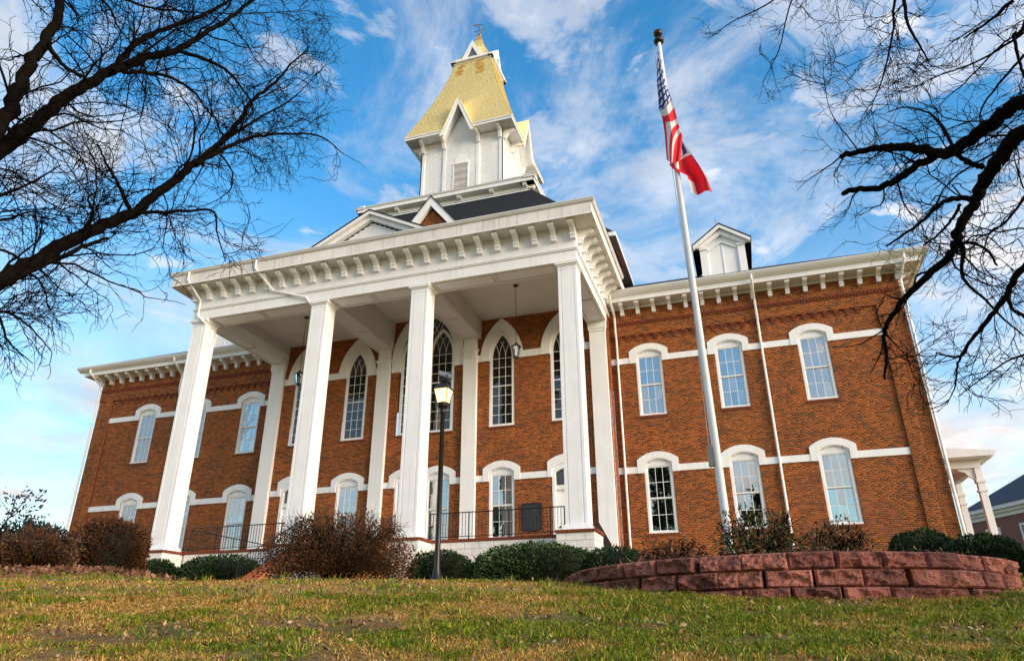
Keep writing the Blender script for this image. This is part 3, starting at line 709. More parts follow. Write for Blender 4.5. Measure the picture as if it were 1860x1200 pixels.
# ---- porch: floor, pedestals, stone blocks, brick cap
p = MB(); p.box(-9.2, 9.2, -6.15, YC - .21, FLOOR - .1, FLOOR); p.build('porch_floor', CONC, HALL)
STV = []
for k in range(5):
    b = MB(); rr = random.Random(k); w, h = .26, .118
    b.add([(-w, .0, -h), (w, 0, -h), (w, 0, h), (-w, 0, h)] + [(sx * (w - .012) + rr.uniform(-.006, .006), -.03 + rr.uniform(-.008, .008), sz * (h - .012) + rr.uniform(-.005, .005)) for sx, sz in ((-1, -1), (1, -1), (1, 1), (-1, 1))], [(4, 5, 6, 7), (0, 1, 5, 4), (1, 2, 6, 5), (2, 3, 7, 6), (3, 0, 4, 7)])
    STV.append(b.mesh('stone_block', STONE))
def stone_face(parent, x0, x1, y, z0, z1, axis='y', flip=1):
    L = x1 - x0; n = max(1, round(L / .53)); bw = L / n; rows = int(round((z1 - z0) / .245)); bh = (z1 - z0) / rows
    for r_ in range(rows):
        off = (r_ % 2) * .5
        for i in range(n + (1 if off else 0)):
            a = max(x0, x0 + (i - off) * bw); b = min(x1, x0 + (i + 1 - off) * bw)
            if b - a < .05: continue
            c = (a + b) / 2; zc_ = z0 + (r_ + .5) * bh
            o = put('stone_block', random.choice(STV), parent, (c, y, zc_) if axis == 'y' else (y, c, zc_))
            o.scale = ((b - a - .012) / .52, 1, (bh - .012) / .236)
            if axis == 'x': o.rotation_euler = (0, 0, flip * math.pi / 2)
PB = MB(); PB.box(-7.9, -1.9, -6.19, -6.0, -.6, FLOOR - .1).box(1.9, 7.9, -6.19, -6.0, -.6, FLOOR - .1); PBO = PB.build('porch_wall', STONE, HALL)
stone_face(PBO, 1.9, 7.9, -6.19, -.25, 1.22); stone_face(PBO, -7.9, -3.0, -6.19, -.01, 1.22)
def brick_row(parent, x0, x1, y, z, axis='y'):
    b = MB(); n = int((x1 - x0) / .075)
    for i in range(n):
        a = x0 + i * (x1 - x0) / n; c = x0 + (i + 1) * (x1 - x0) / n - .009
        if axis == 'y': b.box(a, c, y - .05, y + .16, z, z + .095)
        else: b.box(y - .1, y + .05, a, c, z, z + .095)
    b.build('brick_cap', BRICKFAR, parent)
brick_row(PBO, 1.9, 7.9, -6.19, 1.236); brick_row(PBO, -7.9, -1.9, -6.19, 1.236)
for x in CX:
    hw = .65; q = MB(); q.box(x - hw, x + hw, YP - .28, YP + .95, -.6, FLOOR - .102); Q = q.build('pedestal', STONE, HALL)
    stone_face(Q, x - hw, x + hw, YP - .28, -.25, 1.22); stone_face(Q, YP - .28, YP + .95, x + hw, -.25, 1.22, 'x', 1)
    q = MB(); q.box(x - hw, x + hw, YP - .28, YP + .95, FLOOR - .1, FLOOR - .001); q.build('pedestal_cap', STONE, Q)
    brick_row(Q, x - hw - .03, x + hw + .03, YP - .30, 1.232); brick_row(Q, YP - .28, YP + .95, x + hw + .03, 1.232, 'x')
sw = MB(); sw.box(8.9, 9.18, -5.98, YC - .22, -.6, FLOOR - .102); SWO = sw.build('porch_wall', STONE, HALL); stone_face(SWO, -5.95, -.97, 9.18, -.25, 1.22, 'x', 1)
# entrance steps with brick cheek walls
for k in range(11):
    z1 = FLOOR - .005 - k * .165; MB().box(-1.25, 1.25, -6.2 - (k + 1) * .36, -6.18 - k * .36, -.7, z1).build('step', CONC, HALL)
for s in (1, -1):
    a, b = (1.26, 1.8) if s > 0 else (-1.8, -1.26)
    pf = [(-6.95, 1.25), (-7.5, 1.2), (-10.5, -.35), (-10.9, -.35), (-10.9, -.75), (-6.95, -.75)]
    c = MB(); c.extrude(pf, a, b, 'x'); Ck = c.build('stair_cheek_wall', MORTAR, HALL)
    nb = 52; cb_ = MB()
    for i in range(nb):
        t0 = i / nb; y0 = -7.45 - 3.1 * t0; z0 = 1.22 - 1.57 * t0; y1 = y0 - 3.1 / nb + .009; z1 = z0 - 1.57 / nb + .005
        cb_.add([(a - .03, y0, z0), (b + .03, y0, z0), (b + .03, y1, z1), (a - .03, y1, z1), (a - .03, y0, z0 + .06), (b + .03, y0, z0 + .06), (b + .03, y1, z1 + .06), (a - .03, y1, z1 + .06)], [(4, 5, 6, 7), (0, 3, 7, 4), (1, 5, 6, 2), (2, 6, 7, 3), (0, 4, 5, 1)])
    cb_.build('brick_coping', mat('orange_brick', (.42, .11, .035), .8, (9, .35), .3, 60), Ck)
# ---- central block roof, brick gable
TCY = 5.5
r = MB(); lo = 9.75; f0 = -.75; t0 = 5.05
r.add([(-lo, f0, 16.3), (lo, f0, 16.3), (t0, TCY - t0, 20.75), (-t0, TCY - t0, 20.75), (lo, 12.5, 16.3), (-lo, 12.5, 16.3), (t0, TCY + t0, 20.75), (-t0, TCY + t0, 20.75)],
      [(0, 1, 2, 3), (1, 4, 6, 2), (4, 5, 7, 6), (5, 0, 3, 7)]); RF = r.build('central_roof', SLATE, HALL)
r = MB(); r.box(-9.7, 9.7, f0 + .05, 12.4, 16.18, 16.29); r.build('eave', mat('grey_eave', (.6, .62, .64), .7), HALL)
r = MB()
for s in (1, -1): r.box(min(s * 9.7, s * 9.78), max(s * 9.7, s * 9.78), f0, 12.4, 16.12, 16.34)
r.box(-9.7, 9.7, f0 - .02, f0 + .05, 16.12, 16.34); r.build('eave_fascia', WHITE, HALL)
cs = MB(); cs.box(-9.0, 9.0, .8, 11.8, 12.5, 16.17); cs.build('upper_block', BRICKFAR, HALL)
brick_wall('gable_wall', 'y', -1.02, -2.6, 2.6, 16.3, 19.45, [lambda z: (-9, -(19.4 - z) * .86), lambda z: ((19.4 - z) * .86, 9)], seed=31, label='brick gable above the portico')
gb_ = MB(); gb_.extrude([(-2.75, 16.2), (2.75, 16.2), (0, 19.42)], -1.0, 2.2); gb_.build('gable', BRICKFAR, HALL)
gb_ = MB(); gb_.ring([(-3.1, 16.2), (0, 20.12), (3.1, 16.2)], [(-2.7, 16.2), (0, 19.55), (2.7, 16.2)], -1.32, -1.02); gb_.build('bargeboard', WHITE, HALL)
gb_ = MB(); gb_.ring([(-3.16, 16.2), (0, 20.2), (3.16, 16.2)], [(-3.12, 16.2), (0, 20.13), (3.12, 16.2)], -1.36, 3.2); gb_.build('gable_roof', SLATE, HALL)
# ------------------------------------------------------------------ tower
def four(name, mesh, parent, kind=None):
    out = []
    for k in range(4):
        o = put(name, mesh, parent, (0, TCY, 0)); o.rotation_euler = (0, 0, k * math.pi / 2)
        if kind: o['kind'] = kind
        out.append(o)
    return out
def tmesh(mb, name, m_): return mb.mesh(name, m_)
TB = MB(); TB.box(-5.0, 5.0, TCY - 5.0, TCY + 5.0, 20.3, 21.0); TBO = TB.build('tower_base', WHITE, HALL)
b = MB(); b.box(-5.06, 5.06, -5.06, -5.0, 20.62, 20.78).box(-5.12, 5.12, -5.12, -5.0, 20.56, 20.63); four('base_moulding', tmesh(b, 'base_moulding', WHITE), TBO)
b = MB(); b.box(-5.38, 5.38, -5.38, -4.6, 21.02, 21.06).box(-5.42, 5.42, -5.42, -5.38, 21.0, 21.2).extrude([(-5.42, 21.2), (-5.5, 21.27), (-5.5, 21.31), (-4.9, 21.42), (-4.9, 21.2)], -5.5, 5.5, 'x'); four('base_cornice', tmesh(b, 'base_cornice', WHITE), TBO)
BRT = MB().extrude([(-5.001, 20.80), (-5.001, 21.018), (-5.34, 21.018), (-5.34, 20.93), (-5.28, 20.84), (-5.2, 20.80)], -.11, .11, 'x').mesh('bracket', WHITE)
for k in range(4):
    for i in range(6):
        a = k * math.pi / 2; xx = -4.85 + i * 1.94
        o = put('bracket', BRT, TBO, (xx * math.cos(a), TCY + xx * math.sin(a), 0)); o.rotation_euler = (0, 0, a)
r = MB(); r.add([(-5.4, TCY - 5.4, 21.40), (5.4, TCY - 5.4, 21.40), (5.4, TCY + 5.4, 21.40), (-5.4, TCY + 5.4, 21.40), (-2.7, TCY - 2.7, 21.9), (2.7, TCY - 2.7, 21.9), (2.7, TCY + 2.7, 21.9), (-2.7, TCY + 2.7, 21.9)], [(0, 1, 5, 4), (1, 2, 6, 5), (2, 3, 7, 6), (3, 0, 4, 7)]); r.build('skirt_roof', SLATE, TBO)
HB = 2.70; ZB0, ZB1 = 21.3, 27.25
TW = MB().box(-HB, HB, TCY - HB, TCY + HB, ZB0, ZB1).build('tower', WHITE, HALL)
def clap(x0, x1, z0, z1, y, step=.125, lim=None):
    b = MB(); z = z0
    while z < z1 - .02:
        zt = min(z + step, z1); a, c = x0, x1
        if lim:
            h = lim(zt)
            if h < .05: break
            a, c = max(x0, -h), min(x1, h)
        b.add([(a, y - .024, z), (c, y - .024, z), (c, y - .004, zt), (a, y - .004, zt), (a, y - .003, z), (c, y - .003, z)], [(0, 1, 2, 3), (0, 4, 5, 1)]); z = zt
    return b
four('clapboards', tmesh(clap(-2.5, -1.22, 21.4, 27.2, -HB), 'clapboards', WHITE), TW, 'stuff')
four('clapboards', tmesh(clap(1.22, 2.5, 21.4, 27.2, -HB), 'clapboards', WHITE), TW, 'stuff')
four('clapboards', tmesh(clap(-1.02, 1.02, 21.4, 29.2, -HB - .06, lim=lambda z: 1.02 if z < 27.2 else 1.02 * (29.25 - z) / 2.05), 'clapboards', WHITE), TW, 'stuff')
b = MB(); b.box(-2.76, -2.5, -2.76, -2.69, 21.4, 27.2).box(2.5, 2.76, -2.76, -2.69, 21.4, 27.2).box(-1.22, -1.02, -2.80, -2.69, 21.4, 27.2).box(1.02, 1.22, -2.80, -2.69, 21.4, 27.2).box(-2.76, 2.76, -2.75, -2.69, 26.95, 27.22)
b.box(-2.8, 2.8, -2.82, -2.69, 21.3, 21.52)
four('corner_board', tmesh(b, 'corner_board', WHITE), TW)
b = MB(); b.extrude([(-1.02, 21.4), (1.02, 21.4), (1.02, 27.2), (0, 29.3), (-1.02, 27.2)], -HB - .058, -HB + .3); four('gable_wall', tmesh(b, 'gable_wall', WHITE), TW)
EV = 3.56
for a_, c_ in ((-EV, -1.0), (1.0, EV)): b = MB(); b.box(a_, c_, -EV, -2.5, 27.26, 27.29); four('soffit', tmesh(b, 'soffit', WHITE), TW)
for a_, c_ in ((-EV - .05, -.98), (.98, EV + .05)): b = MB(); b.extrude([(-EV, 27.22), (-EV - .03, 27.22), (-EV - .03, 27.36), (-EV - .08, 27.37), (-EV - .08, 27.46), (-EV, 27.46)], a_, c_, 'x'); four('eave_fascia', tmesh(b, 'eave_fascia', WHITE), TW)
bk = MB()
BT = [(-2.70, 26.55), (-2.70, 27.258), (-3.36, 27.258), (-3.36, 27.12), (-3.2, 27.02), (-3.0, 26.9), (-2.92, 26.72), (-2.86, 26.55)]
BTM = MB().extrude([(p[0] - .06, p[1]) for p in BT], -.09, .09, 'x').mesh('bracket', WHITE)
for k in range(4):
    for xx in (-2.6, -1.16, 1.16, 2.6):
        a = k * math.pi / 2; o = put('bracket', BTM, TW, (xx * math.cos(a), TCY + xx * math.sin(a), 0)); o.rotation_euler = (0, 0, a)
# steep front gables of the tower roof
b = MB(); b.ring([(-1.14, 27.0), (0, 29.82), (1.14, 27.0)], [(-.90, 27.0), (0, 29.32), (.90, 27.0)], -EV - .06, -EV + .06)
four('bargeboard', tmesh(b, 'bargeboard', WHITE), TW)
b = MB(); b.ring([(-1.13, 27.02), (0, 29.8), (1.13, 27.02)], [(-1.06, 27.02), (0, 29.66), (1.06, 27.02)], -EV + .06, -2.0); four('gable_soffit', tmesh(b, 'gable_soffit', WHITE), TW)
b = MB(); b.ring([(-1.19, 27.0), (0, 29.92), (1.19, 27.0)], [(-1.15, 27.0), (0, 29.84), (1.15, 27.0)], -EV - .08, -1.7); 
gm = tmesh(b, 'gable_roof', GOLD); ca = gm.attributes.new('Col', 'FLOAT_COLOR', 'POINT'); ca.data.foreach_set('color', np.tile([.92, .79, .40, 1], len(gm.vertices)).astype(np.float32)); four('gable_roof', gm, TW)
# louvred vents
for k in range(4):
    a = k * math.pi / 2; V_ = thing('louvred_vent', None, None, (0, TCY, 24.3), parent=HALL); V_.rotation_euler = (0, 0, a)
    y = -HB - .085
    f = MB(); f.box(-.52, -.46, y - .03, y + .02, -1.1, .9).box(.46, .52, y - .03, y + .02, -1.1, .9).box(-.55, .55, y - .05, y + .02, .9, .98).box(-.52, .52, y - .04, y + .02, -1.16, -1.1)
    f.extrude(pointed(.42, .99, 1.05, 1.72, 8), y - .01, y + .02); fo = f.build('vent_frame', WHITE, V_, (0, 0, 0), world=False)
    MB().box(-.46, .46, y + .015, y + .03, -1.1, .9).build('vent_back', ROOM, V_, (0, 0, 0), world=False)
    slm = MB().add([(-.46, y - .025, -.03), (.46, y - .025, -.03), (.46, y + .012, .045), (-.46, y + .012, .045), (-.46, y - .015, -.035), (.46, y - .015, -.035)], [(0, 1, 2, 3), (0, 4, 5, 1), (4, 3, 2, 5)]).mesh('slat', WHITE_OLD)
    for i in range(20):
        o = bpy.data.objects.new('slat', slm); COL.objects.link(o); o.parent = V_; o.location = (0, 0, -1.05 + i * .1)
# gold shingled mansard: every course a row of separate shingles
def shingle_roof(half_of, z0, z1, courses, w=.30, cut=None):
    V, F, Cc = [], [], []
    for k in range(4):
        ca_, sa_ = math.cos(k * math.pi / 2), math.sin(k * math.pi / 2)
        for c in range(courses):
            s0, s1 = c / courses, (c + 1) / courses; h0, h1 = half_of(s0), half_of(s1); za, zb = z0 + (z1 - z0) * s0, z0 + (z1 - z0) * s1
            n_ = max(1, int(2 * h0 / w)); ph = random.random()
            ed = sorted(set([-1.0] + [min(1, max(-1, -1 + 2 * (i + ph) / n_)) for i in range(n_ + 1)] + [1.0]))
            for e0_, e1_ in zip(ed[:-1], ed[1:]):
                lift = .022 + .012 * random.random(); g_ = .006
                if cut and abs((e0_ + e1_) / 2 * h0) < cut(za): continue
                q = [(e0_ * h0 + g_, -h0 - lift, za), (e1_ * h0 - g_, -h0 - lift, za), (e1_ * h1 - g_, -h1, zb + .01), (e0_ * h1 + g_, -h1, zb + .01), (e0_ * h0 + g_, -h0 + .01, za), (e1_ * h0 - g_, -h0 + .01, za)]
                b0 = len(V); V += [(x * ca_ - y * sa_, TCY + x * sa_ + y * ca_, z) for x, y, z in q]; F += [(b0, b0 + 1, b0 + 2, b0 + 3), (b0, b0 + 4, b0 + 5, b0 + 1)]
                t_ = random.random(); col = np.array([.92, .79, .40]) * (.95 + .08 * t_)
                for rx, rz0, rz1 in ((-.55, .82, .97), (.42, .78, .99)):
                    if k == 0 and rz0 < s0 < rz1 and abs((e0_ + e1_) / 2 * h0 - rx * h0) < .24: col = np.array([.72, .45, .12]) * (.9 + .3 * t_)
                Cc += [col] * 6
    return np_mesh('shingles', np.array(V), np.array(F), GOLD, np.array(Cc))
half1 = lambda s: 3.62 - 2.26 * (1 - (1 - s) ** 1.28)
gcut = lambda z: 1.1 * (29.8 - z) / 2.75
TR = MB(); n_ = 10
for k in range(n_):
    a, b_ = half1(k / n_) - .01, half1((k + 1) / n_) - .01; za, zb = 27.44 + 7.5 * k / n_, 27.44 + 7.5 * (k + 1) / n_
    ga_, gb2 = max(0, gcut(za)), max(0, gcut(zb))
    for j in range(4):
        c_, s_ = math.cos(j * math.pi / 2), math.sin(j * math.pi / 2)
        for sg in (-1, 1): TR.add([(x * c_ - y * s_, TCY + x * s_ + y * c_, z) for x, y, z in ((sg * ga_, -a, za), (sg * a, -a, za), (sg * b_, -b_, zb), (sg * gb2, -b_, zb))], [(0, 1, 2, 3)])
TRO = TR.build('tower_roof', WHITE, HALL); o = put('shingles', shingle_roof(half1, 27.44, 34.94, 52, cut=gcut), TRO); o['kind'] = 'stuff'
b = MB(); b.box(-1.42, 1.42, -1.42, -1.2, 34.92, 35.02).box(-1.56, 1.56, -1.56, -1.2, 35.02, 35.2); four('crown_cornice', tmesh(b, 'crown_cornice', WHITE), TRO)
half2 = lambda s: 1.34 - 1.26 * (1 - (1 - s) ** 1.25)
b = MB()
for k in range(8):
    a, b_ = half2(k / 8) - .01, half2((k + 1) / 8) - .01; za, zb = 35.2 + 3.5 * k / 8, 35.2 + 3.5 * (k + 1) / 8
    b.add([(-a, TCY - a, za), (a, TCY - a, za), (a, TCY + a, za), (-a, TCY + a, za), (-b_, TCY - b_, zb), (b_, TCY - b_, zb), (b_, TCY + b_, zb), (-b_, TCY + b_, zb)], [(0, 1, 5, 4), (1, 2, 6, 5), (2, 3, 7, 6), (3, 0, 4, 7)])
SPO = b.build('spire', WHITE, HALL); o = put('shingles', shingle_roof(half2, 35.2, 38.7, 26), SPO); o['kind'] = 'stuff'
b = MB(); b.ring([(-.78, 35.2), (0, 36.82), (.78, 35.2)], [(-.5, 35.2), (0, 36.22), (.5, 35.2)], -1.46, -1.3).ring([(-.8, 35.2), (0, 36.86), (.8, 35.2)], [(-.75, 35.2), (0, 36.77), (.75, 35.2)], -1.44, -.2); four('lucarne', tmesh(b, 'lucarne', WHITE), SPO)
b = MB(); b.extrude([(-.5, 35.2), (.5, 35.2), (0, 36.22)], -1.34, -1.32); four('lucarne_vent', tmesh(b, 'lucarne_vent', mat('grey_vent', (.14, .17, .2), .6)), SPO)
b = MB(); b.lathe([(.13, 38.6), (.16, 38.72), (.06, 38.84), (.03, 38.9), (.025, 39.75)], (0, TCY), 10)
b.tube([(-.5, TCY, 39.2), (.5, TCY, 39.2)], .022, 6).tube([(0, TCY - .5, 39.2), (0, TCY + .5, 39.2)], .022, 6)
b.tube([(-.42, TCY, 39.88), (.3, TCY - .1, 39.6)], .03, 6); b.extrude([(-.58, 39.84), (-.32, 39.93), (-.39, 39.72)], TCY - .01, TCY + .01); b.build('weather_vane', mat('old_copper', (.28, .16, .06), .5, (6, .4), metal=.4), SPO)
# ------------------------------------------------------------------ side porch at the right end
SP = MB(); SP.box(21.6, 24.2, 3.3, 8.2, 4.95, 5.0).build('side_porch_roof', WHITE, HALL)
b = MB(); b.extrude([(21.56, 5.0), (24.25, 5.0), (24.36, 5.14), (24.36, 5.2), (21.56, 5.55)], 3.2, 8.3, 'y').box(21.6, 23.8, 3.7, 3.95, 4.62, 4.95).box(23.55, 23.8, 3.95, 7.9, 4.62, 4.95).build('entablature', WHITE, HALL)
for y in (3.85, 7.2):
    b = MB(); x = 23.66; b.box(x - .13, x + .13, y - .13, y + .13, 1.0, 4.0).box(x - .17, x + .17, y - .17, y + .17, 3.62, 3.7).box(x - .17, x + .17, y - .17, y + .17, 4.0, 4.12).box(x - .12, x + .12, y - .12, y + .12, 4.12, 4.62).box(x - .2, x + .2, y - .2, y + .2, .9, 1.25)
    Cc_ = b.build('side_porch_column', WHITE, HALL)
    b = MB(); pts = [(0, 0), (-.62, 0), (-.56, -.1), (-.36, -.16), (-.2, -.38), (-.12, -.42), (0, -.62)]
    b.extrude([(x + p[0] - .13, 4.62 + p[1]) for p in pts], y - .05, y + .05); b.extrude([(y - p[0] + .13, 4.62 + p[1]) for p in pts], x - .05, x + .05, 'x'); b.build('bracket', WHITE, Cc_)
b = MB(); b.box(21.6, 24.2, 3.3, 8.2, -.3, 1.0); b.build('side_porch_floor', CONC, HALL)
# ------------------------------------------------------------------ porch things
MB().box(4.88, 5.74, YC - .09, YC - .02, 2.30, 3.44)
pq = thing('wall_plaque', 'dark bronze plaque on brick wall between window and right door', 'plaque', (5.31, YC - .03, 2.3))
MB().box(4.9, 5.72, YC - .07, YC - .012, 2.32, 3.42).build('plate', PLAQUE, pq)
f = MB(); f.box(4.87, 4.93, YC - .09, YC - .013, 2.29, 3.45).box(5.69, 5.75, YC - .09, YC - .013, 2.29, 3.45).box(4.93, 5.69, YC - .09, YC - .013, 3.39, 3.45).box(4.93, 5.69, YC - .09, YC - .013, 2.29, 2.35); f.build('frame', BLACK, pq)
BAL = MB().box(-.008, .008, -.008, .008, 0, 1).mesh('baluster', IRON)
def railing(label, p0, p1, n, h=.95, posts=True, group=None):
    p0, p1 = Vector(p0), Vector(p1)
    R_ = thing('iron_railing', label, 'railing', p0, group)
    b = MB(); b.tube([p0 + Vector((0, 0, h)), p1 + Vector((0, 0, h))], .02, 6); b.build('top_rail', IRON, R_, p0 * 0, world=True)
    b = MB(); b.tube([p0 + Vector((0, 0, .1)), p1 + Vector((0, 0, .1))], .014, 6); b.build('bottom_rail', IRON, R_)
    for i in range(n + 1):
        p = p0.lerp(p1, i / n); post = i in (0, n) or i % 12 == 0
        o = put('post' if post else 'baluster', BAL, R_, p + Vector((0, 0, 0 if post else .1))); o.scale = (2.2, 2.2, h) if post else (1, 1, h - .1)
    return R_
railing('black iron porch railing between the two right-hand columns, in front of the plaque', (2.95, -6.12, FLOOR), (8.05, -6.12, FLOOR), 40)
railing('black iron porch railing between the two left-hand columns', (-8.05, -6.12, FLOOR), (-3.2, -6.12, FLOOR), 38)
railing('sloping ramp handrail behind the left porch railing', (-8.6, -5.2, FLOOR + .15), (-4.2, -5.2, FLOOR - .75), 2, .9)
railing('sloping iron stair rail down the left cheek wall of the steps', (-1.95, -7.0, FLOOR - .05), (-1.95, -10.3, -.45), 24, .9)
railing('sloping iron stair rail beside the second column from right', (1.95, -7.0, FLOOR - .05), (1.95, -10.3, -.45), 24, .9)
railing('short dark handrail sloping off the right end of the porch', (9.3, -6.6, 1.05), (9.3, -4.3, .55), 26, .6)
def hanging_lantern(label, x, y, ztop, z):
    L_ = thing('hanging_lantern', label, 'lantern', (x, y, z), 'lanterns hanging under the portico')
    MB().tube([(x, y, z + .42), (x, y, ztop)], .012, 6).build('rod', BLACK, L_)
    MB().lathe([(.12, ztop - .05), (.12, ztop - .01), (.03, ztop - .0)], (x, y), 10).build('canopy', BLACK, L_)
    MB().lathe([(.02, z + .42), (.05, z + .40), (.07, z + .34), (.22, z + .24), (.24, z + .21), (.2, z + .2)], (x, y), 6).build('cap', BLACK, L_)
    MB().lathe([(.19, z + .2), (.11, z - .26)], (x, y), 6).build('glass_body', GLASS, L_)
    f_ = MB()
    for k in range(6):
        t = 2 * math.pi * (k + .5) / 6; f_.tube([(x + .2 * math.cos(t), y + .2 * math.sin(t), z + .2), (x + .115 * math.cos(t), y + .115 * math.sin(t), z - .27)], .012, 4)
    f_.lathe([(.13, z - .24), (.13, z - .29), (.03, z - .33), (.02, z - .4)], (x, y), 6); f_.build('cage', BLACK, L_)
    MB().lathe([(.025, z - .2), (.025, z + .02), (.005, z + .06)], (x, y), 6).build('candle', WHITE, L_)
hanging_lantern('dark metal lantern hanging beside the right pointed window', 5.62, -3.9, 12.49, 9.3)
hanging_lantern('dark metal lantern hanging by the second column from left', -5.12, -3.9, 12.49, 9.3)
# ------------------------------------------------------------------ lamp post
q = at_r(793, 1050, 13.0); LX, LY = float(q[0]), float(q[1]); LZ = G(LX, LY); LT = float(at_r(804, 741, 13.0)[2])
LP = thing('lamp_post', 'dark metal lamp post with lit lantern and a small panel on top', 'street lamp', (LX, LY, LZ))
MB().lathe([(.14, LZ - .1), (.14, LZ + .05), (.10, LZ + .1), (.075, LZ + .18), (.052, LZ + .3), (.042, LT - .12), (.062, LT - .11), (.062, LT - .05), (.05, LT)], (LX, LY), 14).build('post', mat('dark_bronze_post', (.035, .03, .027), .35, (4, .3), metal=.4), LP, smooth=True)
MB().lathe([(.05, LT - .01), (.11, LT + .03), (.13, LT + .09), (.12, LT + .10)], (LX, LY), 8).build('collar', BLACK, LP)
MB().lathe([(.115, LT + .10), (.19, LT + .36)], (LX, LY), 4).build('lit_glass', LIT, LP)
f_ = MB()
for k in range(4):
    t = 2 * math.pi * (k + .5) / 4; f_.tube([(LX + .12 * math.cos(t), LY + .12 * math.sin(t), LT + .09), (LX + .198 * math.cos(t), LY + .198 * math.sin(t), LT + .37)], .011, 5)
f_.lathe([(.21, LT + .36), (.21, LT + .385), (.13, LT + .47), (.06, LT + .52), (.03, LT + .56)], (LX, LY), 4); f_.build('cap', BLACK, LP)
sv = MB(); sv.box(-.14, .14, -.10, .10, 0, .03); o = sv.build('top_panel', mat('grey_panel', (.12, .13, .14), .3), LP, (LX + .03, LY, LT + .66)); o.rotation_euler = (.75, .25, .5)
MB().box(LX - .07, LX + .1, LY - .06, LY + .08, LT + .53, LT + .65).build('sensor_box', BLACK, LP)
# ------------------------------------------------------------------ flagpole and flags
FX_, FY_ = 13.79, -20.52; FZ0, FZ1 = -1.45, 7.92
FP = thing('flagpole', 'tall tapered aluminium flagpole with dark ball, standing in the round planter', 'flagpole', (FX_, FY_, FZ0))
n_ = 12
MB().tube([(FX_ - .155 * i / n_, FY_, FZ0 + (FZ1 - FZ0) * i / n_) for i in range(n_ + 1)], [.058 - .025 * (i / n_) ** 1.3 for i in range(n_ + 1)], 18).build('pole', POLE, FP, smooth=True)
tx = FX_ - .155
MB().lathe([(.03, FZ1), (.085, FZ1 + .02), (.095, FZ1 + .07), (.06, FZ1 + .12), (.03, FZ1 + .14)], (tx, FY_), 14).build('truck', BLACK, FP, smooth=True)
MB().lathe([(.02, FZ1 + .14)] + [(.085 * math.sin(math.pi * k / 8), FZ1 + .24 - .085 * math.cos(math.pi * k / 8)) for k in range(1, 8)] + [(.005, FZ1 + .326)], (tx, FY_), 14).build('ball', mat('bronze_ball', (.05, .03, .015), .3, metal=.7), FP, smooth=True)
MB().tube([(tx - .1, FY_ - .02, FZ1 - .05), (FX_ - .11, FY_ - .02, 2.5), (FX_ - .12, FY_ - .03, .1)], .006, 4).build('halyard', mat('rope', (.5, .5, .5), .8), FP)
MB().box(FX_ - .15, FX_ - .08, FY_ - .06, FY_ + .03, .15, .42).build('cleat_box', mat('grey_box', (.2, .21, .2), .5), FP)
def flag_mat(name, kind):
    M = bpy.data.materials.new(name); M.use_nodes = True; n, l = M.node_tree.nodes, M.node_tree.links; b = n['Principled BSDF']
    uv = n.new('ShaderNodeUVMap'); s = n.new('ShaderNodeSeparateXYZ'); l.new(uv.outputs[0], s.inputs[0]); U, V_ = s.outputs[0], s.outputs[1]
    mt_ = lambda op, a, b_=None, c=None: MATH(n, l, op, a, b_, c)
    if kind == 'us':
        k = mt_('FLOOR', mt_('MULTIPLY', V_, 13)); red = mt_('SUBTRACT', 1.0, mt_('MODULO', k, 2.0)); cant = mt_('MULTIPLY', mt_('LESS_THAN', U, .4), mt_('LESS_THAN', V_, 7 / 13))
        su = mt_('MULTIPLY', U, 11.0); sv_ = mt_('MULTIPLY', V_, 26.0)
    else:
        k = mt_('FLOOR', mt_('MULTIPLY', V_, 3)); red = mt_('SUBTRACT', 1.0, mt_('MODULO', k, 2.0)); cant = mt_('MULTIPLY', mt_('LESS_THAN', U, .42), mt_('LESS_THAN', V_, 2 / 3))
        su = mt_('MULTIPLY', U, 5 / .42); sv_ = mt_('MULTIPLY', V_, 5 / .667)
    fu = mt_('SUBTRACT', mt_('FRACT', su), .5); fv = mt_('SUBTRACT', mt_('FRACT', sv_), .5)
    d2 = mt_('ADD', mt_('MULTIPLY', fu, fu), mt_('MULTIPLY', fv, fv)); star = mt_('LESS_THAN', d2, .11)
    c = MIXC(n, l, red, (.75, .73, .72), (.74, .016, .03)); blue = MIXC(n, l, star, (.02, .045, .22), (.75, .75, .78)); l.new(MIXC(n, l, cant, c, blue), b.inputs['Base Color'])
    b.inputs['Roughness'].default_value = .65
    tr = n.new('ShaderNodeBsdfTranslucent'); l.new(MIXC(n, l, cant, c, blue), tr.inputs[0]); mx = n.new('ShaderNodeMixShader'); mx.inputs[0].default_value = .3
    l.new(b.outputs[0], mx.inputs[1]); l.new(tr.outputs[0], mx.inputs[2]); l.new(mx.outputs[0], n['Material Output'].inputs[0]); return M
def cloth(name, fn, uvfn, nu, nv, m_, thick=.004):
    V_ = [fn(i / nu, j / nv) for j in range(nv + 1) for i in range(nu + 1)]; F_ = [(j * (nu + 1) + i, j * (nu + 1) + i + 1, (j + 1) * (nu + 1) + i + 1, (j + 1) * (nu + 1) + i) for j in range(nv) for i in range(nu)]
    me = mk_mesh(name, V_, F_, m_, True); uvl = me.uv_layers.new(name='UVMap')
    for lp in me.loops:
        vi = lp.vertex_index; i, j = vi % (nu + 1), vi // (nu + 1); uvl.data[lp.index].uv = uvfn(i / nu, j / nv)
    return me
def curve(ps, t):
    t = max(0, min(1, t)) * (len(ps) - 1); i = min(int(t), len(ps) - 2); f = t - i; f = f * f * (3 - 2 * f) * .4 + f * .6
    return tuple(a + (b - a) * f for a, b in zip(ps[i], ps[i + 1]))
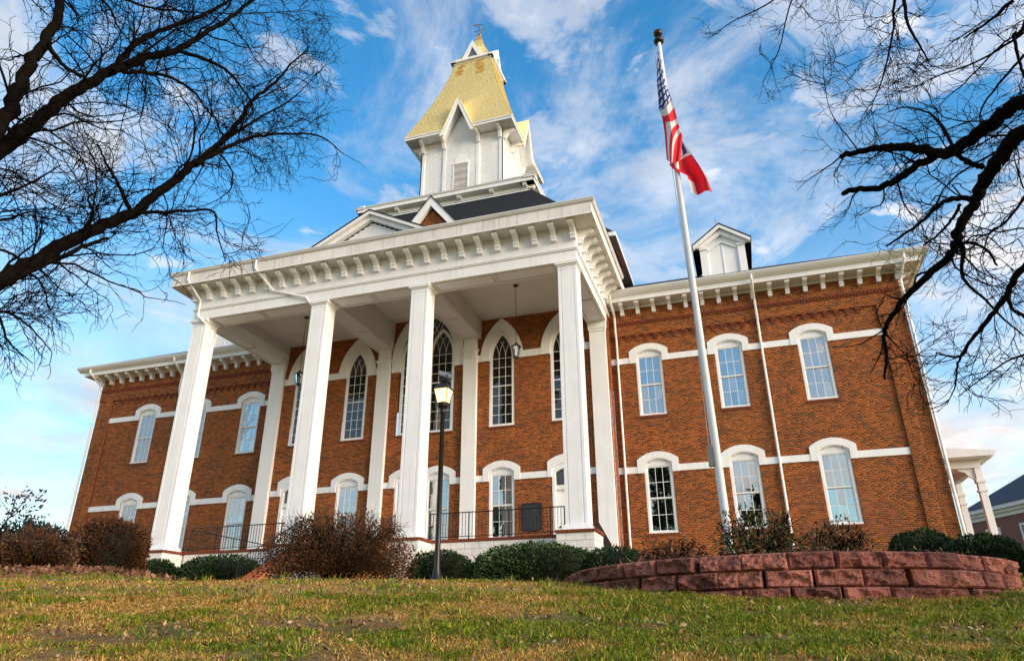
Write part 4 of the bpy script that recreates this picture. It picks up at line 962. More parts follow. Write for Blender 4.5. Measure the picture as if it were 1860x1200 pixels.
# national flag hanging limp: left and right silhouettes (photo plane at the pole), with folds in depth
UL = [(1194, 92), (1193, 150), (1197, 200), (1203, 215), (1207, 240), (1211, 290)]; UR = [(1197, 94), (1210, 155), (1222, 185), (1231, 220), (1240, 248), (1236, 290)]
def us_fn(a, b):
    l_, r_ = curve(UL, b), curve(UR, b); u_, v_ = l_[0] + (r_[0] - l_[0]) * a, l_[1] + (r_[1] - l_[1]) * a + 6 * math.sin(a * 3.1) * b
    dep = 9.94 - .13 * math.sin(a * math.pi) * min(1, b * 2) - .05 * math.sin(a * 11 + b * 4) * min(1, b * 3)
    return tuple(at_r(u_, v_, dep))
def us_uv(a, b):
    v = .235 + b * .76 + (a - .5) * (.06 if b < .62 else .06 + (b - .62) * 1.9)
    u = .05 + a * .3 + .75 * max(0, b - .34) * 1.2
    return (u, max(.01, min(.99, v)))
o = put('national_flag', cloth('national_flag', us_fn, us_uv, 26, 80, flag_mat('us_flag_cloth', 'us'))); tag(o, 'limp red, white and blue flag with stars and stripes near pole top', 'flag')
GL = [(1229, 258), (1216, 300), (1224, 308), (1248, 318), (1256, 348)]; GR = [(1240, 256), (1256, 280), (1271, 302), (1284, 325), (1294, 352)]
def ga_fn(a, b):
    l_, r_ = curve(GL, b), curve(GR, b); u_, v_ = l_[0] + (r_[0] - l_[0]) * a, l_[1] + (r_[1] - l_[1]) * a + 5 * math.sin(a * 6) * b
    return tuple(at_r(u_, v_, 10.03 - .10 * math.sin(a * 7 + b * 2) * min(1, b * 2)))
def ga_uv(a, b):
    u = .45 + b * .5; v = .92
    if a < .3 and b > .8: v = .5
    if a > .4 and b < .3: u, v = (.1 + a * .2, .3) if b < .22 else (.6, .5 if b < .27 else .92)
    return (u, max(.02, min(.98, v)))
o = put('state_flag', cloth('state_flag', ga_fn, ga_uv, 26, 40, flag_mat('state_flag_cloth', 'ga'))); tag(o, 'mostly red flag with white bar and blue corner, hanging below the striped flag', 'flag')
# ------------------------------------------------------------------ round planter of split-face blocks
PCX, PCY, PR = 14.23, -20.73, 2.48
PW = thing('retaining_wall', 'round planter wall of rough red concrete blocks around the flagpole', 'retaining wall', (PCX, PCY, -1.9))
def block_mesh(k):
    rr = np.random.default_rng(100 + k); nx_, nz_ = 22, 11; w, h = .203, .077
    u = np.linspace(-1, 1, nx_); v = np.linspace(-1, 1, nz_); U, V_ = np.meshgrid(u, v)
    edge = np.minimum(1, (1 - np.abs(U)) / .10) * np.minimum(1, (1 - np.abs(V_)) / .16)
    d = -.010 - .030 * edge ** .8 - .12 * (fbm(U * 2.6 + k * 9, V_ * 1.5 + k * 5, 70 + k, 5) - .5) * (.35 + .65 * edge) - .010 * rr.random(U.shape) * edge
    pts = np.stack([U * w * (1 - .015 * rr.random(U.shape)), d, V_ * h * (1 - .04 * rr.random(U.shape))], -1).reshape(-1, 3); idx = np.arange(nx_ * nz_).reshape(nz_, nx_)
    F_ = [tuple(q) for q in np.stack([idx[:-1, :-1].ravel(), idx[:-1, 1:].ravel(), idx[1:, 1:].ravel(), idx[1:, :-1].ravel()], 1).tolist()]
    V2 = pts.tolist(); b0 = len(V2); V2 += [(-w * .8, .22, -h), (w * .8, .22, -h), (w * .8, .22, h), (-w * .8, .22, h)]
    F_ += [tuple(idx[0].tolist()) + (b0 + 1, b0), tuple(idx[-1][::-1].tolist()) + (b0 + 3, b0 + 2), tuple(idx[::-1, 0].tolist()) + (b0, b0 + 3), tuple(idx[:, -1].tolist()) + (b0 + 2, b0 + 1)]
    return mk_mesh('block', V2, F_, BLOCK)
def block_mat():
    M = BLOCK; n, l = M.node_tree.nodes, M.node_tree.links; b = n['Principled BSDF']; src = b.inputs['Base Color'].links[0].from_socket
    oi = n.new('ShaderNodeObjectInfo'); c = MIXC(n, l, 1.0, src, RAMP(n, l, oi.outputs['Random'], [(0, (.55, .55, .58)), (.5, (.95, .95, .92)), (1, (1.3, 1.4, 1.35))]), 'MULTIPLY')
    g = n.new('ShaderNodeNewGeometry'); v = n.new('ShaderNodeTexVoronoi'); v.inputs['Scale'].default_value = 55; l.new(g.outputs['Position'], v.inputs['Vector'])
    c = MIXC(n, l, RAMP(n, l, v.outputs['Distance'], [(.08, .55), (.2, 0.0)]), c, (.42, .30, .24)); l.new(c, b.inputs['Base Color'])
block_mat()
BLK = [block_mesh(k) for k in range(12)]
NB = 37
for c in range(4):
    for i in range(NB):
        a = 2 * math.pi * (i + .5 * (c % 2)) / NB; rad = PR - (3 - c) * -.0 - .022 * (c - 1) * 0 + .02 * (3 - c)
        if math.sin(a) > .75: continue
        px, py = PCX + rad * math.cos(a), PCY + rad * math.sin(a); z = -1.92 + .1575 * c + .079
        if z + .09 < G(px, py) - .1: continue
        o = put('block', random.choice(BLK), PW, (px + random.gauss(0, .012), py + random.gauss(0, .012), z + random.gauss(0, .003))); o.rotation_euler = (random.gauss(0, .012), random.gauss(0, .006), a + math.pi / 2 + random.gauss(0, .02)); o.scale = (1.012 + random.gauss(0, .008), 1 + random.gauss(0, .12), 1.0)
rng_ = [(PCX + (PR - .1) * math.cos(2 * math.pi * k / 48), PCY + (PR - .1) * math.sin(2 * math.pi * k / 48)) for k in range(48)]
o = put('planter_soil', mk_mesh('planter_soil', [(x, y, max(-1.34, G(x, y) + .02)) for x, y in rng_] + [(PCX, PCY, -1.24)], [(i, (i + 1) % 48, 48) for i in range(48)], SOIL)); tag(o, kind='structure')
# ------------------------------------------------------------------ far brick house at the right
P0, P1 = np.array([28.39, 26.72]), np.array([30.78, 21.64]); dr = (P1 - P0) / np.linalg.norm(P1 - P0); nr = np.array([-dr[1], dr[0]])  # points away
if nr @ (CAM[:2] - P0) > 0: nr = -nr
def hp(s, d, z): p = P0 + dr * s + nr * d; return (p[0], p[1], z)
HS = thing('brick_house', 'low brick house with blue grey hipped roof at right edge', 'building', (P0[0], P0[1], 0))
def hbox(mb, s0, s1, d0, d1, z0, z1):
    return mb.add([hp(s0, d0, z0), hp(s1, d0, z0), hp(s1, d1, z0), hp(s0, d1, z0), hp(s0, d0, z1), hp(s1, d0, z1), hp(s1, d1, z1), hp(s0, d1, z1)], [(0, 3, 2, 1), (4, 5, 6, 7), (0, 1, 5, 4), (1, 2, 6, 5), (2, 3, 7, 6), (3, 0, 4, 7)])
def house_brick():
    M = bpy.data.materials.new('house_brick'); M.use_nodes = True; n, l = M.node_tree.nodes, M.node_tree.links; b = n['Principled BSDF']
    g = n.new('ShaderNodeNewGeometry'); s = n.new('ShaderNodeSeparateXYZ'); l.new(g.outputs['Position'], s.inputs[0]); cbx = n.new('ShaderNodeCombineXYZ'); l.new(s.outputs[1], cbx.inputs[0]); l.new(s.outputs[2], cbx.inputs[1])
    t = n.new('ShaderNodeTexBrick'); l.new(cbx.outputs[0], t.inputs[0]); t.inputs['Scale'].default_value = 1; t.inputs['Brick Width'].default_value = .21; t.inputs['Row Height'].default_value = .0677; t.inputs['Mortar Size'].default_value = .008
    t.inputs[1].default_value = (.22, .05, .035, 1); t.inputs[2].default_value = (.13, .035, .03, 1); t.inputs[3].default_value = (.36, .26, .2, 1); l.new(t.outputs[0], b.inputs['Base Color']); b.inputs['Roughness'].default_value = .85; return M
hbox(MB(), 0, 16, .45, 8, -1, 5.55).build('wall', house_brick(), HS)
b = MB(); hbox(b, -.1, 16, -.02, 8.4, 5.75, 6.0); hbox(b, .2, 16, .38, 8, 5.3, 5.55); hbox(b, .05, 16, .2, 8, 5.55, 5.75); b.build('cornice', WHITE, HS)
b = MB(); b.add([hp(-.15, -.08, 6.0), hp(16, -.08, 6.0), hp(16, 4.2, 9.0), hp(4.1, 4.2, 9.0), hp(-.15, 8.5, 6.0), hp(16, 8.5, 6.0)], [(0, 1, 2, 3), (0, 3, 4), (4, 3, 2, 5)]); b.build('roof', mat('blue_grey_shingle', (.035, .05, .075), .75, (9, .4), .4, 30), HS)
for s in (2.0, 4.9, 7.8):
    w = MB()
    for s0, s1, z0, z1 in ((s - .62, s - .5, 2.7, 4.7), (s + .5, s + .62, 2.7, 4.7), (s - .5, s + .5, 4.58, 4.7), (s - .5, s + .5, 2.7, 2.82), (s - .5, s + .5, 3.68, 3.74)): hbox(w, s0, s1, .36, .448, z0, z1)
    for k in (-.25, 0, .25): hbox(w, s + k - .015, s + k + .015, .40, .44, 3.74, 4.58)
    hbox(w, s - .5, s + .5, .40, .44, 4.15, 4.18); WN = w.build('window', WHITE, HS)
    hbox(MB(), s - .5, s + .5, .425, .446, 2.82, 4.58).build('pane', mat('dull_glass', (.10, .14, .15), .08, (3, .5), spec=.8), WN)
# ------------------------------------------------------------------ vegetation helpers
def leaf_mesh(name, P, size, cols, m_, aspect=.5, up=0.0, norm=None, seed=0):
    """one folded rhombus (4 verts) for every point of P"""
    r = np.random.default_rng(seed); n = len(P); d = r.normal(size=(n, 3)); d[:, 2] += up
    if norm is not None: d = d + norm * .9
    d /= np.linalg.norm(d, axis=1, keepdims=True); a = r.normal(size=(n, 3)); w = np.cross(d, a); w /= np.linalg.norm(w, axis=1, keepdims=True) + 1e-9
    s = (size * (.6 + .8 * r.random(n)))[:, None]; nn = np.cross(d, w)
    V_ = np.stack([P, P + d * s * .5 + w * s * aspect / 2 + nn * s * .08, P + d * s, P + d * s * .5 - w * s * aspect / 2 + nn * s * .08], 1).reshape(-1, 3)
    F_ = np.arange(4 * n).reshape(n, 4); return np_mesh(name, V_, F_, m_, np.repeat(cols, 4, 0))
def pal(n, cols, seed, jit=.25):
    r = np.random.default_rng(seed); c = np.array(cols); i = r.integers(0, len(c), n); return c[i] * (1 - jit + 2 * jit * r.random((n, 1)))
def segs_mesh(name, lines, m_, k=3):
    """lines: list of (pts (n,3), radii (n)) -> one mesh of tapered tubes"""
    V_, F_ = [], []; base = 0
    for pts, rad in lines:
        n = len(pts); t = np.gradient(pts, axis=0); t /= np.linalg.norm(t, axis=1, keepdims=True) + 1e-9
        up = np.array([.3, .25, .92]) if abs(t[0] @ np.array([.3, .25, .92])) < .9 else np.array([1, 0, 0.])
        a = np.cross(t, up); a /= np.linalg.norm(a, axis=1, keepdims=True) + 1e-9; b = np.cross(t, a)
        an = 2 * np.pi * np.arange(k) / k
        ringv = pts[:, None] + (a[:, None] * np.cos(an)[None, :, None] + b[:, None] * np.sin(an)[None, :, None]) * np.asarray(rad)[:, None, None]
        V_.append(ringv.reshape(-1, 3)); i = base + np.arange(n - 1)[:, None] * k + np.arange(k)[None]; j = base + np.arange(n - 1)[:, None] * k + (np.arange(k)[None] + 1) % k
        F_.append(np.stack([i, j, j + k, i + k], -1).reshape(-1, 4)); base += n * k
    return np_mesh(name, np.concatenate(V_), np.concatenate(F_), m_, smooth=True)
def spline(pts, sub=6):
    P = np.array(pts, float); P = np.vstack([2 * P[0] - P[1], P, 2 * P[-1] - P[-2]]); out = []
    for i in range(1, len(P) - 2):
        for t in np.arange(sub) / sub:
            p0, p1, p2, p3 = P[i - 1], P[i], P[i + 1], P[i + 2]
            out.append(.5 * ((2 * p1) + (-p0 + p2) * t + (2 * p0 - 5 * p1 + 4 * p2 - p3) * t * t + (-p0 + 3 * p1 - 3 * p2 + p3) * t ** 3))
    out.append(P[-2]); return np.array(out)
def wander(r, p, d, L, n, gnarl, bias):
    pts = [p]; st = L / n
    for _ in range(n):
        d = d + r.normal(size=3) * gnarl + bias; d = d / np.linalg.norm(d); p = p + d * st; pts.append(p)
    return np.array(pts)
def sidedir(r, t, spread):
    a = r.normal(size=3); a -= t * (a @ t); a /= np.linalg.norm(a) + 1e-9; return t * math.cos(spread) + a * math.sin(spread)
# ------------------------------------------------------------------ shrubs
GREENS = [(.014, .034, .009), (.022, .05, .012), (.035, .07, .016), (.009, .022, .007)]
RUST = [(.10, .035, .015), (.14, .055, .02), (.07, .028, .014), (.05, .03, .012), (.09, .06, .02)]
AZA = [(.12, .045, .02), (.16, .075, .025), (.07, .035, .015), (.06, .065, .02), (.10, .10, .03), (.05, .02, .015)]
def shrub(name, label, cat, x, y, rx, ry, h, n, size, cols, dense=True, group=None, seed=1, stems=14, twigs=0, zb=None, boxy=2.6, aspect=.5, rag=None):
    z = G(x, y) if zb is None else zb; S = thing(name, label, cat, (x, y, z - .02), group); r = np.random.default_rng(seed)
    u = r.normal(size=(n, 3)); u[:, 2] = np.abs(u[:, 2]) * .95 - .45; u /= np.linalg.norm(u, axis=1, keepdims=True)
    se = (np.abs(u) ** boxy).sum(1) ** (-1 / boxy); rad = (1 - np.abs(r.normal(size=n)) * (.07 if dense else .0)) if dense else r.random(n) ** .45
    lump = 1 + (rag or (.12 if dense else .52)) * (fbm(u[:, 0] * 3.6 + seed, u[:, 1] * 3.6 + u[:, 2] * 3, seed, 4) - .5) * 2
    q = u * (se * rad * lump)[:, None]; P = np.stack([x + q[:, 0] * rx, y + q[:, 1] * ry, z + h * .32 + q[:, 2] * h * .68], 1); P[:, 2] = np.maximum(P[:, 2], z + .02)
    if dense:
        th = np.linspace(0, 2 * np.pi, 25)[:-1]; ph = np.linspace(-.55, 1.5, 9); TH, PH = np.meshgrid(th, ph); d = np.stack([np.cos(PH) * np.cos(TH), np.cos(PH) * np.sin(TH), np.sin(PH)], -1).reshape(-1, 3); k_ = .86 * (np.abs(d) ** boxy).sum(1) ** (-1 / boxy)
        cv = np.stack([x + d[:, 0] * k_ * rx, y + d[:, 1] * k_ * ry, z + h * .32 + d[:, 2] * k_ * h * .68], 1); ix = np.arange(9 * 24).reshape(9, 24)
        put('shade_core', np_mesh('shade_core', cv, np.stack([ix[:-1], np.roll(ix, -1, 1)[:-1], np.roll(ix, -1, 1)[1:], ix[1:]], -1).reshape(-1, 4), CORE), S)
    put('foliage', leaf_mesh('foliage', P, size, pal(n, cols, seed + 5), LEAFM, aspect, .2, u if dense else None, seed), S)
    L = []
    for k in range(stems):
        a = r.random() * 6.28; e = np.array([math.cos(a) * rx * .8, math.sin(a) * ry * .8, h * (.55 + .4 * r.random())]); p0 = np.array([x + e[0] * .12, y + e[1] * .12, z - .05])
        pts = spline([p0, p0 + e * [.25, .25, .45] + r.normal(size=3) * .03, p0 + e * [.6, .6, .8] + r.normal(size=3) * .05, p0 + e], 4); L.append((pts, np.linspace(.016, .005, len(pts))))
        for _ in range(twigs):
            i = r.integers(3, len(pts) - 1); t = pts[i] - pts[i - 1]; t /= np.linalg.norm(t); w = wander(r, pts[i], sidedir(r, t, .7 + .5 * r.random()), (.18 + .35 * r.random()) * h * .7, 5, .22, np.array([0, 0, .05])); L.append((w, np.linspace(.006, .002, 6)))
    put('stems', segs_mesh('stems', L, TWIG), S); return S
CORE = mat('inner_shade_fill', (.012, .014, .008), .95, (20, .5))  # solid filler lump in dense shrubs, inner shade put into its dark colour
CL = 'clipped evergreen hedges before the porch'
def px_shrub(name, label, cat, ul, ur, vt, R_, n, size, cols, depth=.7, **kw):
    """stand a shrub on the ground so that it fills columns ul..ur up to row vt at horizontal range R_"""
    c = at_r((ul + ur) / 2, 1050, R_); a, b = at_r(ul, 1030, R_), at_r(ur, 1030, R_); w = np.linalg.norm((b - a)[:2]) / 2; top = at_r((ul + ur) / 2, vt, R_)[2]; zz = kw.pop('zb', None) or G(c[0], c[1])
    return shrub(name, label, cat, float(c[0]), float(c[1]), w, max(w * depth, .45) if depth < 3 else depth, top - zz, n, size, cols, zb=zz, **kw)
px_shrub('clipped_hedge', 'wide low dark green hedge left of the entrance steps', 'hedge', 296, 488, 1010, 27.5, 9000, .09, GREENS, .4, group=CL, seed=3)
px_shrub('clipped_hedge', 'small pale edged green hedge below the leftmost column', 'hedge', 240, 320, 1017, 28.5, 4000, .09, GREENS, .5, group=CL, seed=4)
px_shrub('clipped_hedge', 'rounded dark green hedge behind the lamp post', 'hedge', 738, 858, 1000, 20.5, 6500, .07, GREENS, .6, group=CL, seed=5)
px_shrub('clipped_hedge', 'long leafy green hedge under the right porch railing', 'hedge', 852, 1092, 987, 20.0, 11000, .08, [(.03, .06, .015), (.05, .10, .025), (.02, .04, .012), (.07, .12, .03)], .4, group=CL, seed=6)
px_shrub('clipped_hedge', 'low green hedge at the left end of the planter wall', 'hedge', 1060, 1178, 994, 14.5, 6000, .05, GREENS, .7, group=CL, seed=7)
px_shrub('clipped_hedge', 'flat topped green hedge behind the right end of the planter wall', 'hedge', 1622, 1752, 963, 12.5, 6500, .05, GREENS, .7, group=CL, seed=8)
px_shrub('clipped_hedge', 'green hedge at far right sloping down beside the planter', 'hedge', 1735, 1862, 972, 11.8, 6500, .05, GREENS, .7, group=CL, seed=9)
px_shrub('brown_bush', 'large rust brown twiggy bush in front of the entrance steps', 'bush', 478, 748, 930, 20.0, 34000, .06, RUST, .8, dense=False, seed=11, stems=80, twigs=14, boxy=2.2, rag=.3)
px_shrub('brown_bush', 'dense dark rust bush beside the left wing corner', 'bush', 112, 262, 942, 21.0, 14000, .065, RUST[:4], .8, dense=True, seed=12, stems=60, twigs=8, boxy=3.0, rag=.22)
px_shrub('brown_bush', 'low ragged reddish bush at left edge before the dark shrub', 'bush', -30, 130, 965, 19.5, 14000, .07, RUST + [(.03, .02, .02)], .8, dense=False, seed=13, stems=40, twigs=8)
px_shrub('dark_shrub', 'tall dark green leafy shrub against the sky at left edge', 'shrub', -60, 120, 946, 24.0, 16000, .10, [(.012, .02, .014), (.02, .03, .02), (.015, .018, .02)], .7, dense=False, seed=14, stems=30, twigs=6)
px_shrub('azalea', 'leafy green and bronze azalea overlapping the flagpole foot', 'bush', 1312, 1462, 924, 9.3, 2600, .045, AZA + [(.10, .12, .03), (.14, .15, .04)], .8, dense=False, seed=15, stems=30, twigs=7, group='azaleas in the round planter', zb=-1.25)
px_shrub('azalea', 'low bare brown azalea left of the flagpole', 'bush', 1165, 1285, 975, 9.6, 1500, .04, AZA[:3], .8, dense=False, seed=16, stems=22, twigs=6, group='azaleas in the round planter', zb=-1.25)
px_shrub('azalea', 'brown leaved azalea below the rightmost ground floor window', 'bush', 1466, 1585, 945, 9.3, 1900, .04, AZA[:4], .8, dense=False, seed=17, stems=26, twigs=6, group='azaleas in the round planter', zb=-1.25)
# ------------------------------------------------------------------ the two overhanging bare trees
def bare_tree(label, limbs, trunk, seed, keep, dens=1.0, lsc=.8):
    base = trunk[0]; T = thing('bare_tree', label, 'tree', (base[0], base[1], base[2]), 'leafless trees overhanging the lawn'); r = np.random.default_rng(seed)
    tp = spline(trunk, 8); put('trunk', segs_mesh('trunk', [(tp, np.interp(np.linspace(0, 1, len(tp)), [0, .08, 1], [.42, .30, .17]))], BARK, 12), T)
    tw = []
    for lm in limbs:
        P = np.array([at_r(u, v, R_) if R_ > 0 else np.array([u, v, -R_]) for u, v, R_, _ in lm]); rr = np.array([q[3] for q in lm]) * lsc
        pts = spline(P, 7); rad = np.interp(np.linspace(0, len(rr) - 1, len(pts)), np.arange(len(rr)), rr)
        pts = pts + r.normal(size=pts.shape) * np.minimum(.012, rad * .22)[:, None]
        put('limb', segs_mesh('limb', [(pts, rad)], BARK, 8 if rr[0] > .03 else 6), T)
        seg = np.linalg.norm(np.diff(pts, axis=0), axis=1); L = seg.sum(); cum = np.concatenate([[0], np.cumsum(seg)])
        nb = int(L / .17 * dens) + 2
        for s in np.sort(r.random(nb)) * L:
            i = min(np.searchsorted(cum, s), len(pts) - 1); i = max(1, i); p = pts[i]; u, v = to_px(p)
            if not keep(u, v): continue
            t = pts[i] - pts[i - 1]; t /= np.linalg.norm(t) + 1e-9; r0 = min(.55 * rad[i], .019) * (.5 + .5 * r.random())
            l1 = (.55 + 1.15 * r.random()) * (1 if r0 > .008 else .6)
            b1 = wander(r, p, sidedir(r, t, .5 + .6 * r.random()), l1, 14, .20, r.normal(size=3) * .06); R1 = np.linspace(max(r0, .006), .0032, 15)
            if not keep(*to_px(b1[-1])): b1 = b1[:8]; R1 = np.linspace(max(r0, .006), .0032, 8)
            tw.append((b1, R1))
            for j in range(2, len(b1)):
                for _ in range(1 if r.random() < .66 else 0):
                    t1 = b1[j] - b1[j - 1]; t1 /= np.linalg.norm(t1); l2 = (.18 + .42 * r.random())
                    b2 = wander(r, b1[j], sidedir(r, t1, .35 + .5 * r.random()), l2, 8, .22, r.normal(size=3) * .08)
                    if not keep(*to_px(b2[-1])): continue
                    tw.append((b2, np.linspace(.0042, .0024, 9)))
                    for jj in (2, 4, 6, 7):
                        if r.random() < .55:
                            t2 = b2[jj] - b2[jj - 1]; t2 /= np.linalg.norm(t2); tw.append((wander(r, b2[jj], sidedir(r, t2, .35 + .45 * r.random()), .07 + .2 * r.random(), 4, .25, np.zeros(3)), np.linspace(.0034, .002, 5)))
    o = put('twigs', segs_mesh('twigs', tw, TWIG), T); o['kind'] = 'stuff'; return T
def L_(pts, r0, r1, R0, R1=None):
    n = len(pts); R1 = R0 if R1 is None else R1
    return [(u, v, R0 + (R1 - R0) * i / (n - 1), r0 + (r1 - r0) * (i / (n - 1)) ** .8) for i, (u, v) in enumerate(pts)]
left = [L_([(-330, 640), (-150, 575), (0, 508), (75, 468), (150, 425), (240, 386), (300, 340), (352, 300), (400, 260), (435, 220), (460, 180), (500, 150), (530, 115), (560, 90)], .135, .010, 7.6, 9.0),
        L_([(0, 515), (100, 472), (160, 445), (195, 432)], .045, .02, 7.8, 8.2),
        L_([(352, 300), (425, 262), (480, 246), (575, 246), (625, 280)], .045, .008, 8.3, 8.6), L_([(400, 260), (470, 215), (530, 180), (580, 130)], .03, .007, 8.4, 9.2),
        L_([(240, 388), (320, 384), (385, 383), (395, 425), (410, 475)], .03, .007, 8.1, 7.8), L_([(235, 378), (212, 330), (195, 300), (178, 262)], .035, .012, 8.1, 8.6),
        L_([(150, 425), (170, 390), (160, 360), (185, 345)], .025, .01, 8.0, 8.0), L_([(330, 318), (350, 270), (352, 215), (330, 175)], .022, .008, 8.2, 7.6),
        L_([(-340, 470), (-150, 380), (0, 272), (65, 222), (135, 166), (200, 132), (260, 105), (320, 90), (365, 65), (420, 30), (470, -10), (500, -60)], .13, .02, 7.4, 9.0),
        L_([(205, 130), (240, 85), (280, 60), (350, 35), (410, 5), (450, -40)], .055, .02, 8.0, 8.8), L_([(230, 118), (262, 95), (318, 55)], .035, .012, 8.1, 8.1),
        L_([(320, 90), (400, 120), (435, 155), (460, 200), (430, 235)], .035, .008, 8.4, 8.2), L_([(222, 130), (300, 137), (350, 165), (380, 205), (425, 240)], .035, .007, 8.1, 8.6),
        L_([(-320, 480), (-120, 350), (0, 228), (30, 170), (55, 115), (85, 70), (105, 30), (112, -40), (130, -110)], .11, .05, 7.2, 7.8), L_([(85, 78), (115, 118), (150, 140), (165, 148)], .035, .01, 7.4, 7.6),
        L_([(-30, -60), (100, -40), (190, 5), (215, 50), (240, 80)], .03, .008, 7.6, 8.2), L_([(150, -40), (250, 8), (330, 20), (420, 25), (560, 20)], .03, .006, 8.0, 9.4),
        L_([(-150, 400), (0, 355), (60, 330), (110, 300)], .03, .008, 7.6, 7.8), L_([(-120, 560), (0, 565), (50, 590), (95, 640)], .03, .006, 8.2, 8.8), L_([(-150, 600), (-20, 560), (15, 620), (60, 660)], .03, .006, 8.4, 8.8), L_([(-100, 395), (0, 400), (60, 385), (130, 395)], .025, .006, 7.8, 8.2)]
q = at_r(-420, 1100, 7.2); gz0 = G(q[0], q[1])
def lk(u, v): return (u < 60 or (u < 648 - max(0, v - 300) * 1.0 - max(0, 120 - v) * .12 and v < 690 - u * .38)) and v < 700
bare_tree('dark bare tree spreading from the left edge across the sky', left, [(q[0], q[1], gz0 - .2), (q[0], q[1], gz0 + 1.6), tuple(at_r(-400, 780, 7.2)), tuple(at_r(-340, 620, 7.4)), tuple(at_r(-340, 470, 7.4)), tuple(at_r(-320, 300, 7.4))], 5, lk, .95)
right = [L_([(2250, 60), (2050, 110), (1860, 185), (1800, 225), (1740, 268), (1705, 278), (1640, 268), (1605, 268), (1560, 275), (1525, 285)], .12, .035, 8.2, 9.2),
         L_([(1735, 270), (1670, 296), (1630, 325), (1590, 342), (1545, 345), (1530, 352)], .06, .035, 8.9, 9.1),
         L_([(2260, 150), (2050, 170), (1860, 240), (1815, 290), (1785, 335), (1770, 370), (1740, 425), (1725, 465), (1670, 515), (1625, 565), (1605, 605), (1610, 640), (1607, 690)], .12, .014, 8.2, 9.2),
         L_([(1785, 304), (1760, 295), (1735, 278)], .035, .03, 8.7, 8.9), L_([(1772, 360), (1715, 366), (1665, 410), (1610, 447)], .04, .012, 8.8, 8.9), L_([(1745, 372), (1728, 400), (1705, 425), (1677, 446)], .025, .012, 8.8, 8.8),
         L_([(1742, 425), (1750, 462), (1752, 440), (1790, 452), (1812, 482)], .035, .012, 8.9, 8.7), L_([(1750, 460), (1747, 478), (1752, 510), (1785, 540), (1820, 576), (1860, 610)], .03, .008, 8.9, 8.6),
         L_([(2150, 380), (1960, 420), (1860, 485), (1830, 535), (1790, 585), (1762, 620), (1742, 648), (1700, 640)], .06, .010, 8.4, 9.2), L_([(1830, 535), (1838, 560), (1860, 575), (1890, 600)], .025, .01, 8.7, 8.5),
         L_([(1605, 605), (1600, 640), (1580, 680)], .012, .006, 9.2, 9.3), L_([(1760, 620), (1740, 660), (1735, 700), (1720, 735)], .02, .005, 9.0, 9.2),
         L_([(1900, -80), (1860, 50), (1842, 66), (1856, 126), (1870, 160)], .035, .012, 8.4, 8.4), L_([(1800, -60), (1700, -40), (1630, -5), (1622, 60), (1602, 145), (1585, 188)], .035, .006, 8.8, 9.2), L_([(1640, -10), (1650, 45), (1672, 85), (1688, 115)], .03, .008, 8.8, 8.6),
         L_([(1840, 0), (1795, 40), (1750, 70)], .03, .012, 8.6, 8.8), L_([(1860, 100), (1800, 170), (1780, 210), (1790, 250)], .02, .006, 8.6, 8.8), L_([(1860, 60), (1780, 110), (1700, 140), (1660, 160)], .02, .006, 8.6, 9.2),
         L_([(1650, -90), (1500, -60), (1390, 10), (1330, 40), (1285, 72)], .025, .005, 9.2, 9.8), L_([(1560, -80), (1450, -20), (1415, 90), (1385, 150)], .02, .005, 9.2, 9.6), L_([(1735, 275), (1700, 215), (1650, 195), (1610, 205)], .025, .006, 8.9, 9.2), L_([(1560, 275), (1510, 205), (1495, 135)], .010, .004, 9.2, 9.3),
         L_([(1900, 300), (1830, 400), (1800, 420), (1780, 470)], .02, .006, 8.4, 8.6), L_([(1900, 640), (1840, 650), (1780, 690), (1740, 720)], .015, .005, 8.6, 9.0)]
q2 = at_r(2380, 1100, 8.0); gz2 = G(q2[0], q2[1])
def rk_(u, v): return u > 1268 and (u > 1440 - max(0, v - 520) * -.0 if v > 190 else u > 1268 + max(0, v - 60) * .9) and not (u < 1592 and v > 455) and not (u < 1640 and v > 700) and v < 760
bare_tree('dark bare tree reaching in from the right edge over the right wing', right, [(q2[0], q2[1], gz2 - .2), (q2[0], q2[1], gz2 + 1.8), tuple(at_r(2330, 700, 8.0)), tuple(at_r(2270, 400, 8.0)), tuple(at_r(2255, 150, 8.1)), tuple(at_r(2250, 20, 8.2))], 9, rk_, .52, .92)
# small sapling far left, and the evergreens across the street (seen in the window panes)
q = at_r(-20, 1040, 23); z = G(q[0], q[1]); S = thing('bare_sapling', 'thin bare sapling with few dead leaves at left edge', 'tree', (q[0], q[1], z)); r = np.random.default_rng(44); LN = []; ends = []
tr0 = spline([at_r(-20, 1045, 23), at_r(-12, 1000, 23), at_r(5, 955, 23), at_r(40, 915, 23), at_r(60, 890, 23)], 6); LN.append((tr0, np.linspace(.035, .006, len(tr0))))
for pth in ([(10, 945), (40, 925), (75, 905)], [(20, 935), (30, 905), (48, 898), (80, 908)], [(-5, 970), (15, 935), (0, 905)], [(-10, 990), (30, 955), (60, 950)]):
    p = spline([at_r(u, v, 23 + r.normal() * .2) for u, v in pth], 5); LN.append((p, np.linspace(.014, .004, len(p)))); ends += [p[i] for i in range(3, len(p))]
put('trunk', segs_mesh('trunk', LN, TWIG, 5), S); E_ = np.array(ends); E_ = np.repeat(E_, 5, 0) + r.normal(size=(len(E_) * 5, 3)) * .12; put('foliage', leaf_mesh('foliage', E_, .11, pal(len(E_), [(.02, .02, .02), (.06, .03, .02)], 3), LEAFM), S)
